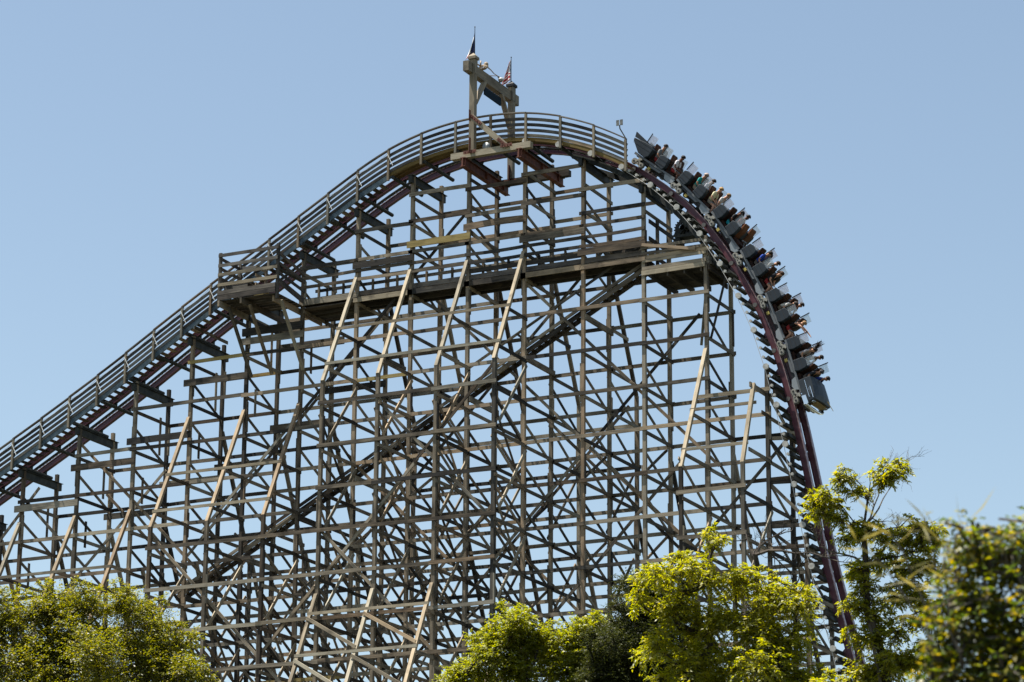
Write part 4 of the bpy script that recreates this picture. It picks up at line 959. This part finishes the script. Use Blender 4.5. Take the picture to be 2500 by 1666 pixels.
CL_C = [(54.49, -53.94, 13.94, 0.37), (54.99, -53.76, 14.11, 0.35), (54.23, -53.98, 13.6, 0.26), (55.49, -53.49, 13.89, 0.37), (56.08, -53.24, 13.89, 0.39), (56.62, -52.97, 13.63, 0.42), (57.16, -52.71, 13.41, 0.39), (54.88, -53.63, 13.34, 0.48), (55.62, -53.27, 13.13, 0.52), (56.4, -52.91, 12.91, 0.57), (56.9, -52.66, 12.65, 0.45), (55.16, -53.32, 12.41, 0.57), (55.94, -52.96, 12.23, 0.61), (56.72, -52.6, 12.02, 0.61), (54.46, -53.67, 12.66, 0.39), (55.61, -53.65, 14.78, 0.14), (55.8, -53.54, 14.65, 0.12), (55.67, -53.57, 14.57, 0.12), (57.15, -52.4, 11.84, 0.4), (57.49, -52.22, 11.54, 0.38), (54.78, -53.34, 11.65, 0.61), (55.87, -52.82, 11.3, 0.7), (57.07, -52.34, 11.29, 0.7)]
CL_D = [(59.64, -56.51, 14.92, 0.16), (59.52, -56.54, 14.86, 0.13), (60.25, -56.3, 14.97, 0.2), (60.48, -56.23, 15.0, 0.2), (60.34, -56.23, 14.81, 0.16), (59.87, -56.35, 14.62, 0.15), (59.68, -56.43, 14.66, 0.12), (59.07, -56.63, 14.56, 0.21), (59.24, -56.52, 14.4, 0.23), (59.41, -56.41, 14.2, 0.2), (59.49, -56.3, 13.84, 0.24), (59.72, -56.24, 13.95, 0.2), (59.98, -56.13, 13.91, 0.23), (60.27, -55.99, 13.75, 0.23), (60.67, -55.91, 13.97, 0.23), (60.96, -55.79, 13.89, 0.21), (61.02, -55.72, 13.69, 0.18), (60.53, -55.9, 13.74, 0.2), (59.65, -56.1, 13.24, 0.28), (60.08, -55.96, 13.32, 0.24), (60.52, -55.8, 13.27, 0.26), (60.8, -55.73, 13.38, 0.2), (59.7, -56.01, 12.93, 0.24), (59.51, -56.01, 12.58, 0.24), (60.25, -55.78, 12.76, 0.28), (60.59, -55.66, 12.75, 0.24), (59.84, -55.85, 12.41, 0.29), (59.69, -55.82, 11.98, 0.33), (60.19, -55.67, 12.13, 0.33), (60.62, -55.55, 12.28, 0.23), (59.6, -55.74, 11.39, 0.41), (60.06, -55.59, 11.46, 0.45), (60.52, -55.45, 11.57, 0.33), (59.61, -55.6, 10.64, 0.65), (60.96, -55.62, 13.14, 0.21), (60.8, -55.56, 12.59, 0.23), (60.43, -55.78, 13.03, 0.21), (59.01, -55.89, 11.04, 0.36), (60.76, -55.4, 11.73, 0.28), (58.97, -56.6, 14.28, 0.18), (60.79, -55.79, 13.66, 0.2)]
CL_F = [(74.2, -94.59, 4.74, 0.05), (74.25, -94.56, 4.68, 0.06), (74.34, -94.52, 4.65, 0.07), (74.42, -94.52, 4.74, 0.05), (74.45, -94.49, 4.67, 0.08), (74.16, -94.57, 4.62, 0.06), (74.26, -94.53, 4.57, 0.09), (74.37, -94.49, 4.53, 0.1), (74.12, -94.56, 4.5, 0.06), (74.19, -94.52, 4.44, 0.1), (74.3, -94.48, 4.38, 0.12), (74.43, -94.44, 4.39, 0.12), (74.07, -94.54, 4.32, 0.08), (74.18, -94.49, 4.28, 0.12), (74.34, -94.43, 4.22, 0.14), (74.05, -94.51, 4.17, 0.1), (74.2, -94.46, 4.1, 0.16), (74.42, -94.38, 4.08, 0.16), (73.98, -94.52, 4.05, 0.09), (74.09, -94.46, 3.93, 0.16), (74.31, -94.38, 3.89, 0.18)]
TR_D = [(59.95, -55.48, 10.64), (59.96, -55.58, 11.21), (59.87, -55.74, 11.9), (59.71, -55.92, 12.53), (59.77, -56.07, 13.32), (59.81, -56.23, 14.03), (59.92, -56.3, 14.5), (60.0, -56.35, 14.81)]
BARE = [(56.31, -51.58, 11.46), (56.12, -51.78, 12.15), (55.97, -51.97, 12.84), (55.95, -52.12, 13.53), (56.07, -52.26, 14.39), (56.05, -52.32, 14.6), (56.52, -52.2, 14.9)]
BARE2 = [(56.07, -52.26, 14.39), (56.25, -52.25, 14.64), (56.61, -52.17, 14.94), (57.05, -52.08, 15.28)]
VIEW = np.array([-.451, .893, 0.])   # depth direction in which the crowns have their thickness
def crown_volume(cl, thick, n):
    """give every clump companions in front of and behind it so the crown has depth"""
    out = [(np.array(c_[:3]), c_[3]) for c_ in cl]
    for c_ in cl:
        for q in range(n):
            out.append((np.array(c_[:3])+VIEW*RNG.normal(0, thick)+RNG.normal(0, c_[3]*.35, 3)*np.array([1, 1, .6])-np.array([0, 0, .25*c_[3]]), c_[3]*RNG.uniform(.7, 1.0)))
    for c_ in cl:
        for q in range(4 if c_[3] > .15 else 2):
            d = RNG.normal(0, 1, 3); d[2] = abs(d[2])*1.1-.15; d /= np.linalg.norm(d)
            out.append((np.array(c_[:3])+d*c_[3]*RNG.uniform(.8, 1.25), c_[3]*RNG.uniform(.22, .42)))
    return out
def skeleton(base, trunk, clumps, r0):
    """nodes joined greedily from trunk to clumps, thickness by the pipe rule"""
    N = [np.array(p, float) for p in trunk]; par = [-1]+list(range(len(trunk)-1)); leaf = []
    order = sorted(range(len(clumps)), key=lambda i: np.linalg.norm(clumps[i][0]-N[-1]))
    for i in order:
        c_, r = clumps[i]; best = None
        for k in range(len(N)):
            if k < 1: continue
            d = c_-N[k]; cost = np.linalg.norm(d)+max(0, .6*(N[k][2]-c_[2]+.15))*2
            if best is None or cost < best[0]: best = (cost, k)
        k = best[1]; d = c_-N[k]; m = max(2, int(np.linalg.norm(d)/.35)); prev = k
        sag = RNG.normal(0, .06, 3)*np.linalg.norm(d)
        for q in range(1, m+1):
            t = q/m; p = N[k]+d*t+sag*math.sin(math.pi*t)+RNG.normal(0, .02, 3)+np.array([0, 0, -.10*np.linalg.norm(d)*math.sin(math.pi*t)])
            N.append(p); par.append(prev); prev = len(N)-1
        leaf.append(prev)
    w_ = np.zeros(len(N)); 
    for l in leaf: w_[l] += 1
    for i in range(len(N)-1, 0, -1): w_[par[i]] += w_[i]
    rad = r0*(w_/max(1, w_[0]))**.75; rad = np.maximum(rad, .009)
    return N, par, rad
def seg_mesh(name, N, par, rad, n=6):
    V = []; F = []
    for i in range(1, len(N)):
        a = Vector(N[par[i]]); b = Vector(N[i])
        if (b-a).length < 1e-4: continue
        v, f = tube([a, b+(b-a).normalized()*rad[i]*.4], [float(min(rad[par[i]], rad[i]*1.35)), float(rad[i])], n, False); k = len(V); V += v; F += [tuple(q+k for q in g_) for g_ in f]
    return smooth(mesh(name, V, F))
def leaves_mesh(name, P0, D, Nn, ln, wd, fold=.25):
    """kite-shaped leaves, two triangles folded on the midrib"""
    n = len(P0); D = D/np.linalg.norm(D, axis=1)[:, None]; S_ = np.cross(D, Nn); S_ /= np.linalg.norm(S_, axis=1)[:, None]+1e-9; Nn = np.cross(S_, D)
    V = np.empty((n, 4, 3)); V[:, 0] = P0; V[:, 2] = P0+D*ln[:, None]-Nn*(ln*.12)[:, None]
    mid = P0+D*(ln*.45)[:, None]; V[:, 1] = mid+S_*(wd/2)[:, None]+Nn*(wd*fold)[:, None]; V[:, 3] = mid-S_*(wd/2)[:, None]+Nn*(wd*fold)[:, None]
    me = bpy.data.meshes.new(name); me.vertices.add(4*n); me.vertices.foreach_set('co', V.reshape(-1).astype(np.float32))
    me.loops.add(4*n); me.polygons.add(n); me.loops.foreach_set('vertex_index', np.arange(4*n, dtype=np.int32)); me.polygons.foreach_set('loop_start', np.arange(0, 4*n, 4, dtype=np.int32)); me.update(calc_edges=True); return me
def foliage(clumps, dens, ln, wd, pinnate, droop, twig, inner=.0):
    """twigs radiate from every clump and carry the leaves; returns leaf arrays and twig segments"""
    A, D, Nn, Ls, Ws = [], [], [], [], []; TW = []
    for c_, r in clumps:
        nt_ = max(4, int(dens*(r/.5)**2))
        for q in range(nt_):
            d = RNG.normal(0, 1, 3); d /= np.linalg.norm(d); d[2] = d[2]*.75+.15
            st = c_+d*r*RNG.uniform(inner, .85); L_ = max(.12, r*RNG.uniform(.35, .75)); m = pinnate
            t = np.linspace(.1, 1, m); dd = d+np.array([0, 0, RNG.uniform(-.1, .35)]); dd /= np.linalg.norm(dd)
            p = st+np.outer(t*L_, dd)+np.outer(t*t, [0, 0, -droop*L_])
            side = np.cross(dd, [0, 0, 1.]); side /= np.linalg.norm(side)+1e-6
            sg = np.where(np.arange(m) % 2 == 0, 1., -1.)[:, None]
            ld = dd*.55+side*sg*.8+np.array([0, 0, -.35*droop*2])+RNG.normal(0, .28, (m, 3))
            A.append(p+RNG.normal(0, r*.03, (m, 3))); D.append(ld); Nn.append(np.array([-.15, -.3, .8])+RNG.normal(0, .6, (m, 3))); Ls.append(ln*RNG.uniform(.65, 1.2, m)); Ws.append(wd*RNG.uniform(.7, 1.2, m))
            if RNG.random() < twig: TW.append((c_ if RNG.random() < .5 else st, p[-1]))
    return np.concatenate(A), np.concatenate(D), np.concatenate(Nn), np.concatenate(Ls), np.concatenate(Ws), TW
def tree(name, label, base, trunk, cl, thick, ncop, r0, bark, lm, dens, ln, wd, pinnate=9, droop=.3, twig=.25, cat='tree', bare=0):
    clumps = crown_volume(cl, thick, ncop); root = thing(name, label, cat, (base[0], base[1], 0))
    N, par, rad = skeleton(base, trunk, clumps, r0)
    link('trunk', seg_mesh('trunk', N, par, rad, 7), bark, root)
    A, D, Nn, Ls, Ws, TW = foliage(clumps, dens, ln, wd, pinnate, droop, twig)
    o = link('crown', leaves_mesh('crown', A, D, Nn, Ls, Ws), lm, root)
    V = []; F = []
    for a, b in TW:
        m = (Vector(a)+Vector(b))/2+Vector(RNG.normal(0, .03, 3)); v, f = tube([a, m, b], [.010, .007, .003], 3, False); k = len(V); V += v; F += [tuple(q+k for q in g_) for g_ in f]
    if V: o = link('twigs', mesh('twigs', V, F), bark, root); o['kind'] = 'stuff'
    return root
LM_A = leaf_mat('oak_leaf', [(.068, .084, .005), (.120, .138, .007), (.165, .170, .009), (.22, .20, .025)], .58, .035)
LM_C = leaf_mat('ash_leaf', [(.130, .152, .006), (.200, .225, .008), (.250, .260, .011), (.30, .275, .03)], .64, .035)
LM_B = leaf_mat('elm_leaf', [(.105, .130, .006), (.165, .195, .008), (.210, .230, .010), (.25, .24, .025)], .62, .035)
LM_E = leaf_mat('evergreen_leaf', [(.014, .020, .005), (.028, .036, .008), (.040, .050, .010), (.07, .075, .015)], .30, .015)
LM_F = leaf_mat('privet_leaf', [(.025, .048, .010), (.065, .100, .012), (.15, .170, .010), (.28, .22, .02)], .58, .03)
BASES = dict(A=(41.32, -54.36), B=(42.24, -35.43), E=(46.96, -37.74), C=(55.95, -52.99), D=(60.04, -55.63), F=(74.2, -94.47), BARE=(56.39, -51.75))
def tk(b, pts): return [(b[0], b[1], 0.)]+pts
def cen(cl, zo): c_ = np.array([q[:3] for q in cl]).mean(0); return c_+np.array([0, 0, zo])
def auto_trunk(b, cl, ztop_):
    c_ = cen(cl, 0); return [(b[0], b[1], 0.), (b[0]+.1, b[1], ztop_*.35), (b[0]*.7+c_[0]*.3, b[1]*.7+c_[1]*.3, ztop_*.7), (c_[0], c_[1], ztop_)]
tree('oak_tree', 'dense olive green small-leaved tree filling the bottom left corner', BASES['A'], auto_trunk(BASES['A'], CL_A, 11.2), CL_A, .8, 1, .24, M_bark, LM_A, 220, .062, .032, 9, .25, .12)
tree('elm_tree', 'fresh green tree in front of the trestle at bottom centre', BASES['B'], auto_trunk(BASES['B'], CL_B, 12.5), CL_B, .7, 1, .20, M_bark, LM_B, 165, .085, .042, 9, .3, .15)
tree('evergreen_tree', 'dark evergreen tree between two brighter green trees', BASES['E'], auto_trunk(BASES['E'], CL_E, 12.5), CL_E, .8, 2, .22, M_bark, LM_E, 220, .070, .034, 9, .2, .15)
tree('ash_tree', 'broad bright yellow-green feathery tree right of centre at the bottom', BASES['C'], auto_trunk(BASES['C'], CL_C, 10.8), CL_C, .6, 1, .20, M_bark, LM_C, 120, .105, .033, 11, .55, .2)
tree('slender_tree', 'tall slender open-crowned tree with dark trunk beside the drop', BASES['D'], [(BASES['D'][0], BASES['D'][1], 0.), (BASES['D'][0], BASES['D'][1], 6.)]+TR_D, CL_D, .3, 0, .085, M_bark, LM_C, 150, .105, .033, 11, .6, .45)
tree('leafy_bush', 'blurred green and yellow foliage close to the viewer at bottom right', BASES['F'], auto_trunk(BASES['F'], CL_F, 4.0), CL_F, .22, 1, .04, M_greybark, LM_F, 620, .045, .020, 7, .3, .3, 'bush')
# leafless tree with fine twigs
def bare_tree(name, label, base, trunk, limbs, r0, bark, depth=4):
    root = thing(name, label, 'tree', (base[0], base[1], 0)); V = []; F = []
    def put(p, r, n):
        nonlocal V, F
        v, f = tube(p, r, n, False); k = len(V); V += v; F += [tuple(q+k for q in g_) for g_ in f]
    put(trunk, [float(q) for q in np.linspace(r0, r0*.45, len(trunk))], 8)
    tv = link('trunk', smooth(mesh('trunk', V, F)), bark, root); V = []; F = []
    def grow(p, d, L_, r, lev):
        pts = [p]; dd = d.copy()
        for q in range(4):
            dd = dd+RNG.normal(0, .22, 3); dd[2] += .05; dd /= np.linalg.norm(dd); pts.append(pts[-1]+dd*L_/4)
        put([Vector(q) for q in pts], [float(r*(1-.16*q)) for q in range(5)], 5 if lev > 1 else 3)
        if lev > 0:
            for q in range(3 if lev > 1 else 4):
                k = RNG.integers(1, 5); nd = dd+RNG.normal(0, .65, 3); nd[2] += .1; nd /= np.linalg.norm(nd); grow(pts[k], nd, L_*RNG.uniform(.45, .75), r*.55, lev-1)
    for p, d, L_, r in limbs: grow(np.array(p, float), np.array(d, float)/np.linalg.norm(d), L_, r, depth-1)
    link('branches', mesh('branches', V, F), bark, root)
tb = BASES['BARE']; rv = np.array([.893, .451, 0])
tr_ = [Vector((tb[0], tb[1], 0)), Vector((tb[0], tb[1], 6))]+[Vector(q) for q in BARE[:6]]
limbs = [(BARE[5], rv*1.0+np.array([0, 0, .75]), 1.15, .040), (BARE[5], rv*.15+np.array([0, 0, 1.]), 1.0, .030), (BARE[4], rv*-.7+np.array([0, 0, .9]), .9, .025), (BARE[3], rv*1.+np.array([0, 0, .5]), 1.0, .03), (BARE[2], rv*-.8+np.array([0, 0, .7]), .8, .03), (BARE[2], rv*.9+np.array([0, 0, .6]), 1.1, .03)]
bare_tree('bare_tree', 'leafless dark forked branch rising above the bright feathery tree', tb, tr_, limbs, .11, M_bark, 4)
# dead twigs around the slender tree
dl = [(TR_D[5], rv*.5+np.array([0, 0, .9]), .9, .022), (TR_D[5], rv*.8+np.array([0, 0, .8]), .9, .022), (TR_D[4], rv*-.7+np.array([0, 0, .8]), 1.0, .025), (TR_D[6], rv*-.5+np.array([0, 0, 1.]), .6, .016), (TR_D[4], rv*.8+np.array([0, 0, .9]), .9, .03)]
b0 = (BASES['D'][0]+.35, BASES['D'][1]+.35)
bare_tree('dead_sapling', 'bare grey twiggy sapling among the slender tree by the drop', b0, [Vector((b0[0], b0[1], 0)), Vector((b0[0], b0[1], 7)), Vector(TR_D[3]), Vector(TR_D[4]), Vector(TR_D[5])], dl, .05, M_greybark, 4)

# pale arching reed among the near bush
rd = thing('arching_reed', 'pale yellow blurred reed blades arching out of the near bush', 'reed', (BASES['F'][0]-.25, BASES['F'][1]-.1, 0))
M_reed = leaf_mat('reed_blade', [(.16, .15, .03), (.24, .21, .05), (.30, .27, .10)], .5, .05)
c0 = np.array(CL_F[12][:3]); R_A, R_D, R_N, R_L, R_W = [], [], [], [], []; ri = [rv*-.10+np.array([0, 0, .52]), rv*-.02+np.array([0, 0, .45]), rv*-.30+np.array([0, 0, .50]), rv*-.42+np.array([0, 0, .40]), rv*.10+np.array([0, 0, .50])]
bb = MB()
for tip in ri:
    p0_ = np.array([BASES['F'][0]-.25, BASES['F'][1]-.1, 0.]); p1_ = c0+np.array([0, 0, -.3]); p2_ = c0+tip
    pts = [p0_, p1_]+[p1_+(p2_-p1_)*t+np.array([0, 0, .12*math.sin(math.pi*t)]) for t in (.35, .7, 1.)]
    bb.tube(pts, [.008, .006, .005, .004, .002], 5)
    for t in np.linspace(.3, 1, 16):
        q = p1_+(p2_-p1_)*t+np.array([0, 0, .12*math.sin(math.pi*t)]); R_A.append(q); R_D.append(rv*RNG.normal(-.4, .8)+np.array([0, 0, RNG.uniform(-.3, .8)])+VIEW*RNG.normal(0, .4)); R_N.append(RNG.normal(0, 1, 3)); R_L.append(RNG.uniform(.10, .22)); R_W.append(.011)
link('stems', bb.mesh('stems'), M_greybark, rd); link('blades', leaves_mesh('blades', np.array(R_A), np.array(R_D), np.array(R_N), np.array(R_L), np.array(R_W)), M_reed, rd)
